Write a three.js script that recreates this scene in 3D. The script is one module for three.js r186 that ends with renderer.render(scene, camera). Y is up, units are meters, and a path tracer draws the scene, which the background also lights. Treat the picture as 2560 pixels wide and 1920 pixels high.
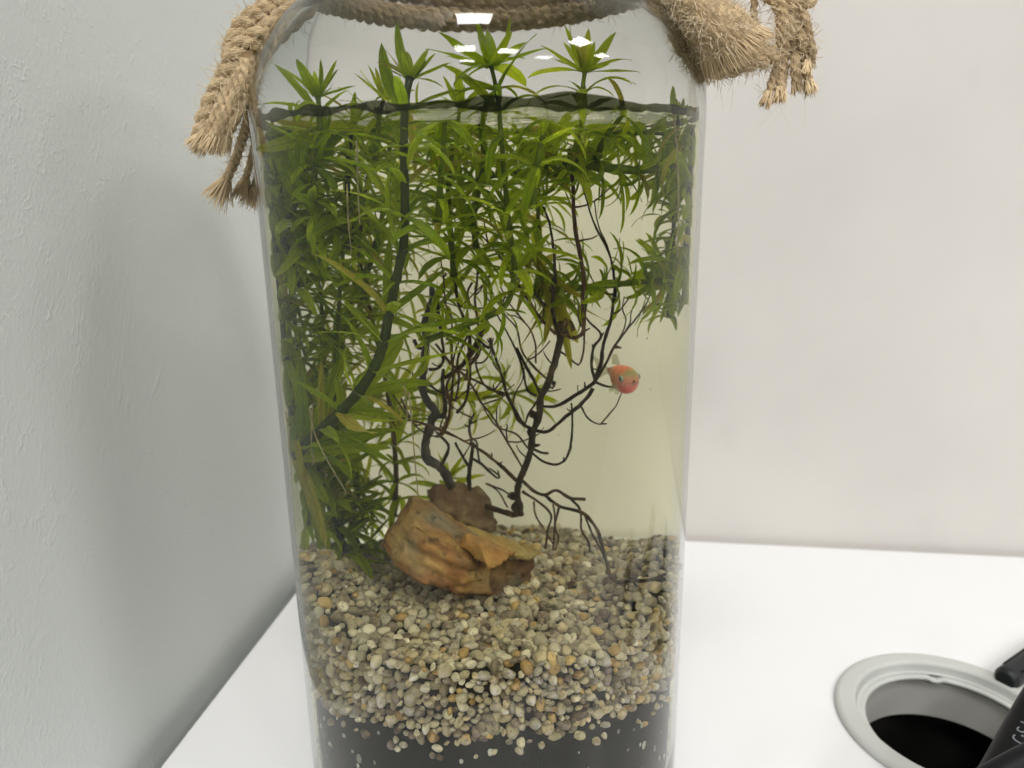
import * as THREE from 'three';
import { mergeGeometries, mergeVertices } from 'three/addons/utils/BufferGeometryUtils.js';
import { ConvexGeometry } from 'three/addons/geometries/ConvexGeometry.js';
import { RectAreaLightUniformsLib } from 'three/addons/lights/RectAreaLightUniformsLib.js';
import { ImprovedNoise } from 'three/addons/math/ImprovedNoise.js';
RectAreaLightUniformsLib.init();

// ---------------------------------------------------------------- camera, light, exposure
const W = 1024, HH = 768;
const scene = new THREE.Scene();
const renderer = new THREE.WebGLRenderer({ antialias: true });
renderer.setSize(W, HH);
renderer.toneMapping = THREE.LinearToneMapping;
renderer.toneMappingExposure = 2.05;
renderer.shadowMap.enabled = true;
scene.background = new THREE.Color(0.09, 0.09, 0.088);

const R = 0.064;            // outer radius of the jar, whose axis is the world's y axis
const EYE = 0.210;          // height of the lens above the desk top
const DIST = 0.2365;        // lens to jar axis
const F = 1923;             // focal length in photo pixels (2560 wide)
const camera = new THREE.PerspectiveCamera(2 * Math.atan(960 / F) * 180 / Math.PI, W / HH, 0.01, 40);
const down = new THREE.Vector3(109, -7020, -F).normalize();
const cu = down.clone().negate();
const cf = new THREE.Vector3(0, 0, -1).addScaledVector(cu, cu.z).normalize();
const cr = new THREE.Vector3().crossVectors(cf, cu);
const toWorld = (v) => new THREE.Vector3(v.dot(cr), v.dot(cu), -v.dot(cf));
const ray = (px, py) => toWorld(new THREE.Vector3((px - 1280) / F, -(py - 960) / F, -1));
const axisRay = ray(1216, 960);
const CAM = new THREE.Vector3((axisRay.x / axisRay.z) * DIST, EYE, DIST);
camera.position.copy(CAM);
camera.up.copy(toWorld(new THREE.Vector3(0, 1, 0)));
camera.lookAt(CAM.clone().add(ray(1280, 960)));
camera.focus = 0.215;
camera.userData.fStop = 14;

// a spot seen in the photograph at pixel (px, py), standing at world depth z
function P(px, py, z = 0) { const d = ray(px, py), t = (z - CAM.z) / d.z; return CAM.clone().addScaledVector(d, t); }
// the same, standing on a horizontal plane of height y
function PY(px, py, y = 0) { const d = ray(px, py), t = (y - CAM.y) / d.y; return CAM.clone().addScaledVector(d, t); }
const mm = 0.001;

const YAW = 0.1408;         // the room stands turned by 8 degrees to the lens
const roomX = new THREE.Vector3(Math.cos(YAW), 0, Math.sin(YAW)), roomZ = new THREE.Vector3(-Math.sin(YAW), 0, Math.cos(YAW));

// ---------------------------------------------------------------- helpers
let seed = 20240;
const rnd = () => { seed = (seed + 0x6d2b79f5) | 0; let t = Math.imul(seed ^ (seed >>> 15), 1 | seed); t = (t + Math.imul(t ^ (t >>> 7), 61 | t)) ^ t; return ((t ^ (t >>> 14)) >>> 0) / 4294967296; };
const rr = (a, b) => a + (b - a) * rnd();
const noise = new ImprovedNoise();
const fbm = (x, y, z, o = 4) => { let s = 0, a = 0.5, f = 1; for (let i = 0; i < o; i++) { s += a * noise.noise(x * f, y * f, z * f); a *= 0.5; f *= 2.03; } return s; };
const clamp = (x, a = 0, b = 1) => Math.min(b, Math.max(a, x));
const smooth = (a, b, x) => { const t = clamp((x - a) / (b - a)); return t * t * (3 - 2 * t); };
const V = (x, y, z) => new THREE.Vector3(x, y, z);
const C = (r, g, b) => new THREE.Color().setRGB(r, g, b);
const names = {};
function numbered(name) { const n = names[name] = (names[name] ?? -1) + 1; return n ? name + '_' + String(n).padStart(3, '0') : name; }
function tag(o, label, category, group, kind) {
  if (label) o.userData.label = label;
  if (category) o.userData.category = category;
  if (group) o.userData.group = group;
  if (kind) o.userData.kind = kind;
  return o;
}
function base(name, label, category, group) { const g = new THREE.Group(); g.name = numbered(name); scene.add(g); return tag(g, label, category, group); }
function mesh(name, geo, m, parent) {
  const o = new THREE.Mesh(geo, m); o.name = numbered(name); o.castShadow = o.receiveShadow = true; (parent ?? scene).add(o); return o;
}
function tint(geo, f) {   // vertex colours from a function of position
  const p = geo.attributes.position, a = new Float32Array(p.count * 3), v = new THREE.Vector3();
  for (let i = 0; i < p.count; i++) { v.fromBufferAttribute(p, i); const c = f(v, i); a[i * 3] = c.r; a[i * 3 + 1] = c.g; a[i * 3 + 2] = c.b; }
  geo.setAttribute('color', new THREE.BufferAttribute(a, 3)); return geo;
}
const mixC = (a, b, t) => a.clone().lerp(b, clamp(t));
function std(color, roughness = 0.8, extra = {}) { return new THREE.MeshStandardMaterial({ color, roughness, ...extra }); }
function texture(w, h, f, { srgb = false, repeat } = {}) {   // f(u, v) -> [r, g, b] in 0..1
  const d = new Uint8Array(w * h * 4);
  for (let y = 0; y < h; y++) for (let x = 0; x < w; x++) { const c = f(x / w, y / h), i = (y * w + x) * 4; for (let k = 0; k < 3; k++) d[i + k] = clamp(c[k]) * 255; d[i + 3] = 255; }
  const t = new THREE.DataTexture(d, w, h); t.wrapS = t.wrapT = THREE.RepeatWrapping; t.magFilter = THREE.LinearFilter; t.minFilter = THREE.LinearMipmapLinearFilter; t.generateMipmaps = true;
  if (srgb) t.colorSpace = THREE.SRGBColorSpace; if (repeat) t.repeat.set(...repeat); t.needsUpdate = true; return t;
}
// a tube along a smooth curve with a radius that changes and a lobed, twisted section (lobes = 0: round)
function tube(points, radius, { sides = 8, steps, lobes = 0, depth = 0.15, twist = 0, wobble = 0, caps = true, uvScale = 1 } = {}) {
  const curve = points.getPointAt ? points : new THREE.CatmullRomCurve3(points, false, 'centripetal'), L = curve.getLength();
  const n = steps ?? Math.max(6, Math.min(220, Math.round(L / 0.0012))), fr = curve.computeFrenetFrames(n, false);
  const pos = [], uv = [], idx = [], q = new THREE.Vector3(), ph = rnd() * 100;
  const rad = typeof radius === 'function' ? radius : (t) => Array.isArray(radius) ? radius[0] + (radius[1] - radius[0]) * t : radius;
  for (let i = 0; i <= n; i++) {
    const t = i / n, c = curve.getPointAt(t), r0 = rad(t);
    for (let j = 0; j <= sides; j++) {
      const a = (j / sides) * Math.PI * 2;
      let r = r0 * (1 + (lobes ? depth * Math.cos(lobes * a + twist * t * L) : 0));
      if (wobble) r *= 1 + wobble * noise.noise(Math.cos(a) * 1.3 + ph, Math.sin(a) * 1.3, t * L * 420 + ph);
      q.copy(c).addScaledVector(fr.normals[i], Math.cos(a) * r).addScaledVector(fr.binormals[i], Math.sin(a) * r);
      pos.push(q.x, q.y, q.z); uv.push((j / sides) * uvScale, (t * L) / 0.02);
    }
  }
  for (let i = 0; i < n; i++) for (let j = 0; j < sides; j++) { const a = i * (sides + 1) + j, b = a + sides + 1; idx.push(a, a + 1, b, b, a + 1, b + 1); }
  if (caps) for (const i of [0, n]) {
    const c = curve.getPointAt(i / n), k = pos.length / 3; pos.push(c.x, c.y, c.z); uv.push(0.5, 0);
    for (let j = 0; j < sides; j++) { const a = i * (sides + 1) + j; i ? idx.push(a, a + 1, k) : idx.push(a + 1, a, k); }
  }
  const g = new THREE.BufferGeometry();
  g.setAttribute('position', new THREE.Float32BufferAttribute(pos, 3)); g.setAttribute('uv', new THREE.Float32BufferAttribute(uv, 2)); g.setIndex(idx); g.computeVertexNormals();
  return g;
}

// ---------------------------------------------------------------- room: walls, ceiling with its panels
const corner = PY(1725, 1352, 0);            // a point where the back wall meets the desk
const deskLeft = PY(565, 1705, 0);           // a point on the desk's left edge
// room coordinates: u along the back wall, w towards the viewer, origin at the corner of desk edge and back wall
const toRoom = (p) => [p.dot(roomX), p.dot(roomZ)];
const [, wBack] = toRoom(corner), [uLeft] = toRoom(deskLeft);
const room = (u, y, w) => V(0, y, 0).addScaledVector(roomX, u + uLeft).addScaledVector(roomZ, w + wBack);
const turned = (o, u, y, w) => { o.position.copy(room(u, y, w)); o.rotation.y = -YAW; return o; };
const GAP = 0.0085, ROOM_H = 1.80;

const peel = texture(1024, 1024, (u, v) => {      // thick old wall paint: orange peel, roller streaks and curled skins
  const tile = (s, k) => { const a = u * Math.PI * 2, b = v * Math.PI * 2; return noise.noise(Math.cos(a) * s + k, Math.sin(a) * s + Math.cos(b) * s * 0.7, Math.sin(b) * s + k * 2.3); };
  const fine = tile(34, 3) * 0.45 + tile(75, 9) * 0.35 + tile(120, 31) * 0.2;
  const ridge = Math.pow(1 - Math.abs(tile(15, 17)), 16) * smooth(0.1, 0.45, tile(6, 40)) + Math.pow(1 - Math.abs(tile(28, 71)), 14) * smooth(0.05, 0.4, tile(9, 55)) * 0.8;
  const h = 0.3 + fine * 0.2 + ridge * 0.36 + tile(3, 5) * 0.1;
  return [h, h, h];
});
const leftWallMat = std(C(0.63, 0.66, 0.64), 0.55, { bumpMap: peel, bumpScale: 0.00036 });
const stain = texture(512, 512, (u, v) => { const n = fbm(u * 6, v * 6, 4, 4), s = smooth(0.22, 0.5, fbm(u * 18, v * 9, 11, 4)); const k = 0.94 + n * 0.10 - s * 0.04; return [k, k * 0.995, k * 0.985]; });
const plain = texture(512, 512, (u, v) => { const n = noise.noise(u * 90, v * 90, 1) * 0.5 + noise.noise(u * 40, v * 40, 7) * 0.5; const k = 0.5 + n * 0.3; return [k, k, k]; });
const backWallMat = std(C(0.69, 0.664, 0.634), 0.6, { bumpMap: plain, bumpScale: 0.00012, map: stain });
function slab(w, h, d, uvRepeat = 1) { const g = new THREE.BoxGeometry(w, h, d); const uv = g.attributes.uv; for (let i = 0; i < uv.count; i++) uv.setXY(i, uv.getX(i) * w * uvRepeat || uv.getX(i) * d * uvRepeat, uv.getY(i) * h * uvRepeat); return g; }
{
  const g = slab(0.1, ROOM_H + 0.8, 0.8, 1); const uv = g.attributes.uv, p = g.attributes.position;
  for (let i = 0; i < uv.count; i++) uv.setXY(i, p.getZ(i) * 4.4, p.getY(i) * 3.6);
  tag(turned(mesh('wall_left', g, leftWallMat), -GAP - 0.05, ROOM_H / 2 - 0.4, 0.4), 'grey painted wall with raised paint skins left of the jar', 'wall', null, 'structure');
  const b = slab(3.4, ROOM_H + 0.8, 0.1, 1); const buv = b.attributes.uv, bp = b.attributes.position;
  for (let i = 0; i < buv.count; i++) buv.setXY(i, bp.getX(i) * 1.7, bp.getY(i) * 1.7);
  tag(turned(mesh('wall_back', b, backWallMat), 1.69 - GAP, ROOM_H / 2 - 0.4, -0.05 - 0.004), 'smooth off white wall behind the jar and the desk', 'wall', null, 'structure');
  tag(turned(mesh('ceiling', slab(5.4, 0.06, 4.6), std(C(0.78, 0.78, 0.76), 0.9)), 0.9, ROOM_H + 0.03, 2.3), 'white ceiling that carries the square light panels', 'ceiling', null, 'structure');
}
const panelFrame = std(C(0.7, 0.7, 0.7), 0.5), panelGlow = new THREE.MeshStandardMaterial({ color: C(0.9, 0.9, 0.9), emissive: C(1, 0.98, 0.94), emissiveIntensity: 1 });
const LAMP = 19.5;
[[0.12, 0.95, 'nearest the corner'], [1.75, 0.95, 'right in the first row'], [0.15, 2.2, 'behind the viewer in the second row'], [0.95, 2.2, 'in the middle of the second row'], [1.9, 2.3, 'right in the second row'], [2.7, 1.0, 'furthest right in the first row'], [0.3, 3.4, 'in the last row']].forEach(([u, w, where]) => {
  const g = base('ceiling_light', 'square white light panel in the ceiling, ' + where, 'ceiling light', 'square light panels in the ceiling');
  turned(g, u + 0.1, ROOM_H, w);
  mesh('diffuser', new THREE.BoxGeometry(0.38, 0.006, 0.38), panelGlow, g).position.y = -0.004;
  mesh('frame', (() => { const s = new THREE.Shape([[-0.22, -0.22], [0.22, -0.22], [0.22, 0.22], [-0.22, 0.22]].map((p) => new THREE.Vector2(...p))); s.holes.push(new THREE.Path([[-0.192, -0.192], [-0.192, 0.192], [0.192, 0.192], [0.192, -0.192]].map((p) => new THREE.Vector2(...p)))); return new THREE.ExtrudeGeometry(s, { depth: 0.012, bevelEnabled: false }).rotateX(Math.PI / 2); })(), panelFrame, g).position.y = 0;
  const L = new THREE.RectAreaLight(C(1, 0.985, 0.962), LAMP, 0.36, 0.36); L.name = 'panel_light'; const at = room(u + 0.1, ROOM_H - 0.02, w);
  L.position.copy(at); L.rotation.set(-Math.PI / 2, 0, -YAW, 'YXZ'); L.rotation.set(-Math.PI / 2, 0, 0); scene.add(L);
});

// ---------------------------------------------------------------- desk with the hole for the cable grommet
const GROM = PY(2085, 1750, 0).clone(); // replaced below by the centre of the ring
{
  const a = PY(2085, 1752, 0), b = PY(2270, 1640, 0), c = PY(2215, 1920, 0);
  const d = 2 * (a.x * (b.z - c.z) + b.x * (c.z - a.z) + c.x * (a.z - b.z)), s = (p) => p.x * p.x + p.z * p.z;
  GROM.set((s(a) * (b.z - c.z) + s(b) * (c.z - a.z) + s(c) * (a.z - b.z)) / d, 0, (s(a) * (c.x - b.x) + s(b) * (a.x - c.x) + s(c) * (b.x - a.x)) / d);
  GROM.r = Math.hypot(a.x - GROM.x, a.z - GROM.z);
}
console.log('grommet', GROM.x, GROM.z, GROM.r, 'uLeft', uLeft, 'wBack', wBack, 'camx', CAM.x);
const deskMat = std(C(0.755, 0.757, 0.76), 0.26, { bumpMap: plain, bumpScale: 0.00002 });
const HOLE = GROM.r - 0.0061;
{
  const g = base('desk', 'white laminate desk top in the corner under the jar', 'desk');
  turned(g, 0, 0, 0);
  const gr = toRoom(GROM), hx = gr[0] - uLeft, hw = gr[1] - wBack;
  const s = new THREE.Shape([[0, 0], [1.2, 0], [1.2, 0.35], [0, 0.35]].map((p) => new THREE.Vector2(...p)));
  const hole = new THREE.Path(); hole.absarc(hx, hw, HOLE, 0, Math.PI * 2, true); s.holes.push(hole);
  const top = new THREE.ExtrudeGeometry(s, { depth: 0.022, bevelEnabled: true, bevelThickness: 0.0012, bevelSize: 0.0008, bevelOffset: -0.0008, bevelSegments: 3, curveSegments: 64 });
  top.rotateX(Math.PI / 2); // shape's y becomes +z, depth goes down
  top.translate(0, -0.0012, 0);
  const tm = mesh('desktop', top, deskMat, g);
  const wellSide = new THREE.CylinderGeometry(0.06, 0.06, 0.3, 40, 1, true), floor = new THREE.CylinderGeometry(0.06, 0.06, 0.004, 40);
  const d = mesh('added_dark_well', mergeGeometries([wellSide.toNonIndexed(), floor.translate(0, -0.15, 0).toNonIndexed()]), std(C(0.012, 0.011, 0.010), 0.9, { side: THREE.DoubleSide }), g);  // unseen black well, added below the hole to keep stray light out
  d.position.set(hx, -0.0244 - 0.15, hw);
}

// ---------------------------------------------------------------- glass jar and water
const WALL = 0.0013, RI = R - WALL, LEVEL = EYE + 0.0140;
const shoulder = [[0.064, 0.0175], [0.0632, 0.0245], [0.0603, 0.032], [0.0544, 0.0399], [0.0484, 0.0449], [0.0448, 0.0492], [0.0432, 0.054], [0.0430, 0.066], [0.0436, 0.072]];
const glassMat = new THREE.MeshPhysicalMaterial({ color: C(1, 1, 1), roughness: 0.0, transmission: 1, thickness: 0.0024, ior: 1.06, attenuationColor: C(0.32, 0.345, 0.31), attenuationDistance: 0.026 });
const jar = base('glass_jar', 'tall clear glass jar with rounded shoulders standing on the white desk, filled as an aquarium', 'jar');
{
  const outer = new THREE.CatmullRomCurve3([[0.064, 0.012 - EYE], [0.064, 0.05 - EYE], [0.064, 0.1 - EYE], [0.064, 0], ...shoulder].map(([r, y]) => V(r, y + EYE, 0)), false, 'centripetal').getPoints(160);
  const prof = [V(0, 0.0012, 0), V(R * 0.7, 0.0006, 0), V(R - 0.006, 0, 0), V(R - 0.0034, 0.0006, 0), V(R - 0.0014, 0.0022, 0), V(R - 0.0003, 0.0055, 0), ...outer];
  const lip = [[0.0452, 0.0735], [0.0456, 0.0755], [0.0446, 0.0772], [0.0425, 0.0772], [0.0412, 0.0755]].map(([r, y]) => V(r, y + EYE, 0));
  prof.push(...lip);
  for (let i = outer.length - 1; i >= 4; i--) { // the inner face, offset by the wall's thickness
    const a = outer[Math.max(0, i - 1)], b = outer[Math.min(outer.length - 1, i + 1)], t = b.clone().sub(a).normalize();
    const w = WALL * (1 + 1.3 * smooth(EYE + 0.016, EYE + 0.034, outer[i].y)); prof.push(V(outer[i].x - w * t.y, outer[i].y + w * t.x, 0));
  }
  prof.push(V(RI - 0.0004, 0.0115, 0), V(RI - 0.002, 0.0082, 0), V(RI - 0.006, 0.0064, 0), V(RI * 0.6, 0.006, 0), V(0, 0.0062, 0));
  const g = new THREE.LatheGeometry(prof.map((p) => new THREE.Vector2(p.x, p.y)), 160);
  mesh('body', g, glassMat, jar);
  const skin = prof.slice(4, 6 + outer.length + lip.length).map((p) => new THREE.Vector2(p.x + 0.00006, p.y));   // the polished outer face, which mirrors the room
  mesh('polished_face', new THREE.LatheGeometry(skin, 160), new THREE.MeshPhysicalMaterial({ color: C(1, 1, 1), roughness: 0, transmission: 1, thickness: 0, ior: 1.34 }), jar);
}
const waterSide = new THREE.MeshPhysicalMaterial({ color: C(1, 0.995, 0.86), roughness: 0, transmission: 1, thickness: 0, ior: 1.33, specularIntensity: 0 });
const ripple = texture(512, 512, (u, v) => { const h = 0.5 + 0.5 * fbm(u * 5, v * 5, 3, 3); return [h, h, h]; });
const waterTop = new THREE.MeshPhysicalMaterial({ color: C(1, 1, 0.97), roughness: 0, transmission: 1, thickness: 0, ior: 1.33, bumpMap: ripple, bumpScale: 0.0012 });
{
  const g = base('water', 'still yellowish water that fills the glass jar up to its shoulders', 'water'); tag(g, null, null, null, 'structure');
  const r = RI - 0.0003;
  mesh('body', new THREE.CylinderGeometry(r, r, LEVEL - 0.012, 96, 1, true).translate(0, (LEVEL + 0.012) / 2, 0), waterSide, g);
  const pts = []; for (let i = 0; i <= 30; i++) { const q = (i / 30) * r; pts.push(new THREE.Vector2(q * 0.997, LEVEL + 0.0010 * Math.exp(-(r - q) / 0.0012))); }
  const line = new THREE.MeshPhysicalMaterial({ color: C(0.13, 0.14, 0.075), roughness: 0.1, transmission: 1, thickness: 0, ior: 1.33, specularIntensity: 0.4 });  // dark tint stands in for the dark reflection along the meniscus
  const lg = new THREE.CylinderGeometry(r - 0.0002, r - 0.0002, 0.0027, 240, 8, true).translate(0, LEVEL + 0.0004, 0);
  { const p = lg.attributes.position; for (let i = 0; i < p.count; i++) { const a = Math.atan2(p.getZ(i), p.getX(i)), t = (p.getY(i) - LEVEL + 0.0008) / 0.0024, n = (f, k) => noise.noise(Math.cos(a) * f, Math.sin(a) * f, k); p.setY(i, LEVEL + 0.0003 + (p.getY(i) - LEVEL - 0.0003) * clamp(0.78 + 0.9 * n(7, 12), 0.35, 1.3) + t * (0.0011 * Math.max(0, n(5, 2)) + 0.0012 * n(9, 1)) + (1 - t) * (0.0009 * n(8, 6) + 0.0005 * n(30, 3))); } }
  mesh('painted_meniscus', lg, line, g);
  const dust = new THREE.InstancedMesh(new THREE.IcosahedronGeometry(1, 0), std(C(0.10, 0.09, 0.06), 0.9), 260); dust.name = 'floating_specks'; tag(dust, null, null, null, 'stuff');
  const dm = new THREE.Matrix4(), dq = new THREE.Quaternion(); for (let i = 0; i < 260; i++) { const a = rr(0, 6.283), q = Math.sqrt(rnd()) * (r - 0.001), s = rr(0.00006, 0.00017); dust.setMatrixAt(i, dm.compose(V(Math.cos(a) * q, rr(0.108, LEVEL - 0.004), Math.sin(a) * q), dq.setFromEuler(new THREE.Euler(rr(0, 6), rr(0, 6), 0)), V(s * rr(0.5, 2), s, s))); } g.add(dust);
  mesh('surface', new THREE.LatheGeometry(pts, 96), waterTop, g);
}

// ---------------------------------------------------------------- dark soil and gravel
const RC = RI - 0.0005;                                   // inside the water's skin
const DY = EYE - 0.187;
const bedTop = (x, z) => {                                 // the gravel lies higher against the glass at the sides
  const mid = DY + 0.0518 + 0.128 * z, rim = DY + (z < 0.017 ? 0.0668 + 0.46 * z : 0.0746 - (0.0746 - 0.0605) * smooth(0.017, 0.06, z)), w = smooth(0.5, 1.0, Math.abs(x) / RC);
  return mid + (Math.max(rim, mid) - mid) * w + 0.0012 * noise.noise(x * 60, z * 60, 2) + 0.0022 * noise.noise(x * 25, z * 25, 8);
};
const soilTop = (th) => DY + Math.max(-0.012, 0.0230 + 0.0175 * Math.sin(th)) + 0.0036 * noise.noise(Math.cos(th) * 4, Math.sin(th) * 4, 5) + 0.0022 * noise.noise(Math.cos(th) * 15, Math.sin(th) * 15, 5);
function bedMesh(y0, topAt, rad, rings, segs, domeSink = 0) {   // a solid plug that fills the jar from y0 to a height field
  const pos = [], idx = [], uv = []; const row = segs + 1;
  const put = (x, y, z) => { pos.push(x, y, z); uv.push(Math.atan2(z, x) * rad, y); };
  for (let i = 0; i <= rings; i++) for (let j = 0; j <= segs; j++) { const a = (j / segs) * Math.PI * 2, r = rad * i / rings; put(Math.cos(a) * r, topAt(Math.cos(a) * r, Math.sin(a) * r, a), Math.sin(a) * r); }
  const down = 10;
  for (let i = 0; i <= down; i++) for (let j = 0; j <= segs; j++) { const a = (j / segs) * Math.PI * 2, t = topAt(Math.cos(a) * rad, Math.sin(a) * rad, a), k = 0.985 + 0.015 * Math.min(1, (1 - i / down) * 4); put(Math.cos(a) * rad * k, t + (y0 - t) * i / down, Math.sin(a) * rad * k); }
  for (let i = 0; i < rings; i++) for (let j = 0; j < segs; j++) { const a = i * row + j, b = a + row; idx.push(a, a + 1, b, b, a + 1, b + 1); }
  const o = (rings + 1) * row;
  for (let i = 0; i < down; i++) for (let j = 0; j < segs; j++) { const a = o + i * row + j, b = a + row; idx.push(a, a + 1, b, b, a + 1, b + 1); }
  const g = new THREE.BufferGeometry(); g.setAttribute('position', new THREE.Float32BufferAttribute(pos, 3)); g.setAttribute('uv', new THREE.Float32BufferAttribute(uv, 2)); g.setIndex(idx); g.computeVertexNormals(); return g;
}
function pebbleGeo(k) {
  let g = new THREE.IcosahedronGeometry(1, 3); g.deleteAttribute('uv'); g.deleteAttribute('normal'); g = mergeVertices(g, 1e-4);
  const p = g.attributes.position, v = V(0, 0, 0), sx = rr(0.8, 1.2), sy = rr(0.6, 0.85), sz = rr(0.75, 1.05);
  const cuts = []; for (let i = 0; i < 4; i++) cuts.push([V(rr(-1, 1), rr(-1, 1), rr(-1, 1)).normalize(), rr(0.72, 0.92)]);
  for (let i = 0; i < p.count; i++) {
    v.fromBufferAttribute(p, i); const n = 1 + 0.16 * noise.noise(v.x * 1.2 + k * 7, v.y * 1.2, v.z * 1.2) + 0.05 * noise.noise(v.x * 3 + k * 3, v.y * 3, v.z * 3); v.multiplyScalar(n);
    for (const [c, d] of cuts) { const e = v.dot(c) - d; if (e > 0) v.addScaledVector(c, -e * 0.8); }
    p.setXYZ(i, v.x * sx, v.y * sy, v.z * sz);
  }
  tint(g, (q) => { const s = smooth(0.30, 0.45, noise.noise(q.x * 4 + k * 5, q.y * 4, q.z * 4)), m = 1 + 0.22 * fbm(q.x * 1.5 + k, q.y * 1.5, q.z * 1.5, 3); const q2 = k % 3 ? 0.12 : 0.5; return C(m * (1 - s * q2), m * (1 - s * q2 * 1.06), m * (1 - s * q2 * 1.12)); });
  g.computeVertexNormals(); return g;
}
const pebbleGeos = Array.from({ length: 10 }, (_, k) => pebbleGeo(k));
const pebbleHues = [[0.56, 0.52, 0.43], [0.70, 0.67, 0.60], [0.46, 0.42, 0.34], [0.38, 0.355, 0.31], [0.26, 0.225, 0.18], [0.56, 0.42, 0.20], [0.40, 0.28, 0.13], [0.16, 0.12, 0.10], [0.56, 0.49, 0.37], [0.80, 0.78, 0.74], [0.29, 0.245, 0.22], [0.50, 0.48, 0.45]];
const pebbleOdds = [0, 0, 0, 1, 2, 2, 2, 3, 3, 3, 4, 4, 5, 7, 8, 8, 9, 10, 10, 11, 11, 6, 1, 11, 3, 2, 8, 4];
const pebbleMats = pebbleHues.map((h) => new THREE.MeshPhysicalMaterial({ color: C(h[0] * 0.88, h[1] * 0.83, h[2] * 0.75), roughness: 0.36, vertexColors: true, specularIntensity: 0.5 }));
{
  const soil = base('planting_soil', 'black planting soil at the bottom of the jar under the gravel', 'soil'); tag(soil, null, null, null, 'structure');
  const crumb = texture(512, 256, (u, v) => { const h = 0.5 + 0.5 * fbm(u * 40, v * 20, 3, 4); return [h, h, h]; });
  const soilMat = std(C(0.012, 0.012, 0.014), 0.95, { bumpMap: crumb, bumpScale: 0.0006 });
  mesh('soil_bed', bedMesh(0.0072, (x, z, a) => Math.min(soilTop(a), bedTop(x, z) - 0.006), RC - 0.0009, 12, 120), soilMat, soil);
  // pale grains and bubbles pressed against the glass in the soil
  const specks = new THREE.InstancedMesh(pebbleGeos[3], new THREE.MeshPhysicalMaterial({ color: C(0.42, 0.42, 0.43), roughness: 0.4, vertexColors: true }), 420); specks.name = 'soil_grains'; tag(specks, null, null, null, 'stuff');
  const m = new THREE.Matrix4(), q = new THREE.Quaternion(); let n = 0;
  for (let i = 0; i < 420; i++) {
    const a = rr(0, Math.PI * 2), top = soilTop(a), y = top - Math.pow(rnd(), 0.75) * (top - 0.012), r = rr(0.00035, 0.0012) * (rnd() < 0.12 ? 1.7 : 1), rad = RC - 0.00035 - 0;
    q.setFromEuler(new THREE.Euler(0, -a, 0)); specks.setMatrixAt(n, m.compose(V(Math.cos(a) * rad, y, Math.sin(a) * rad), q, V(r * 0.25, r * rr(0.7, 1.8), r * rr(0.6, 1.1)))); const k = rr(0.4, 1.9); specks.setColorAt(n, C(k, k, k)); n++;
  }
  specks.count = n; soil.add(specks);
}
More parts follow.
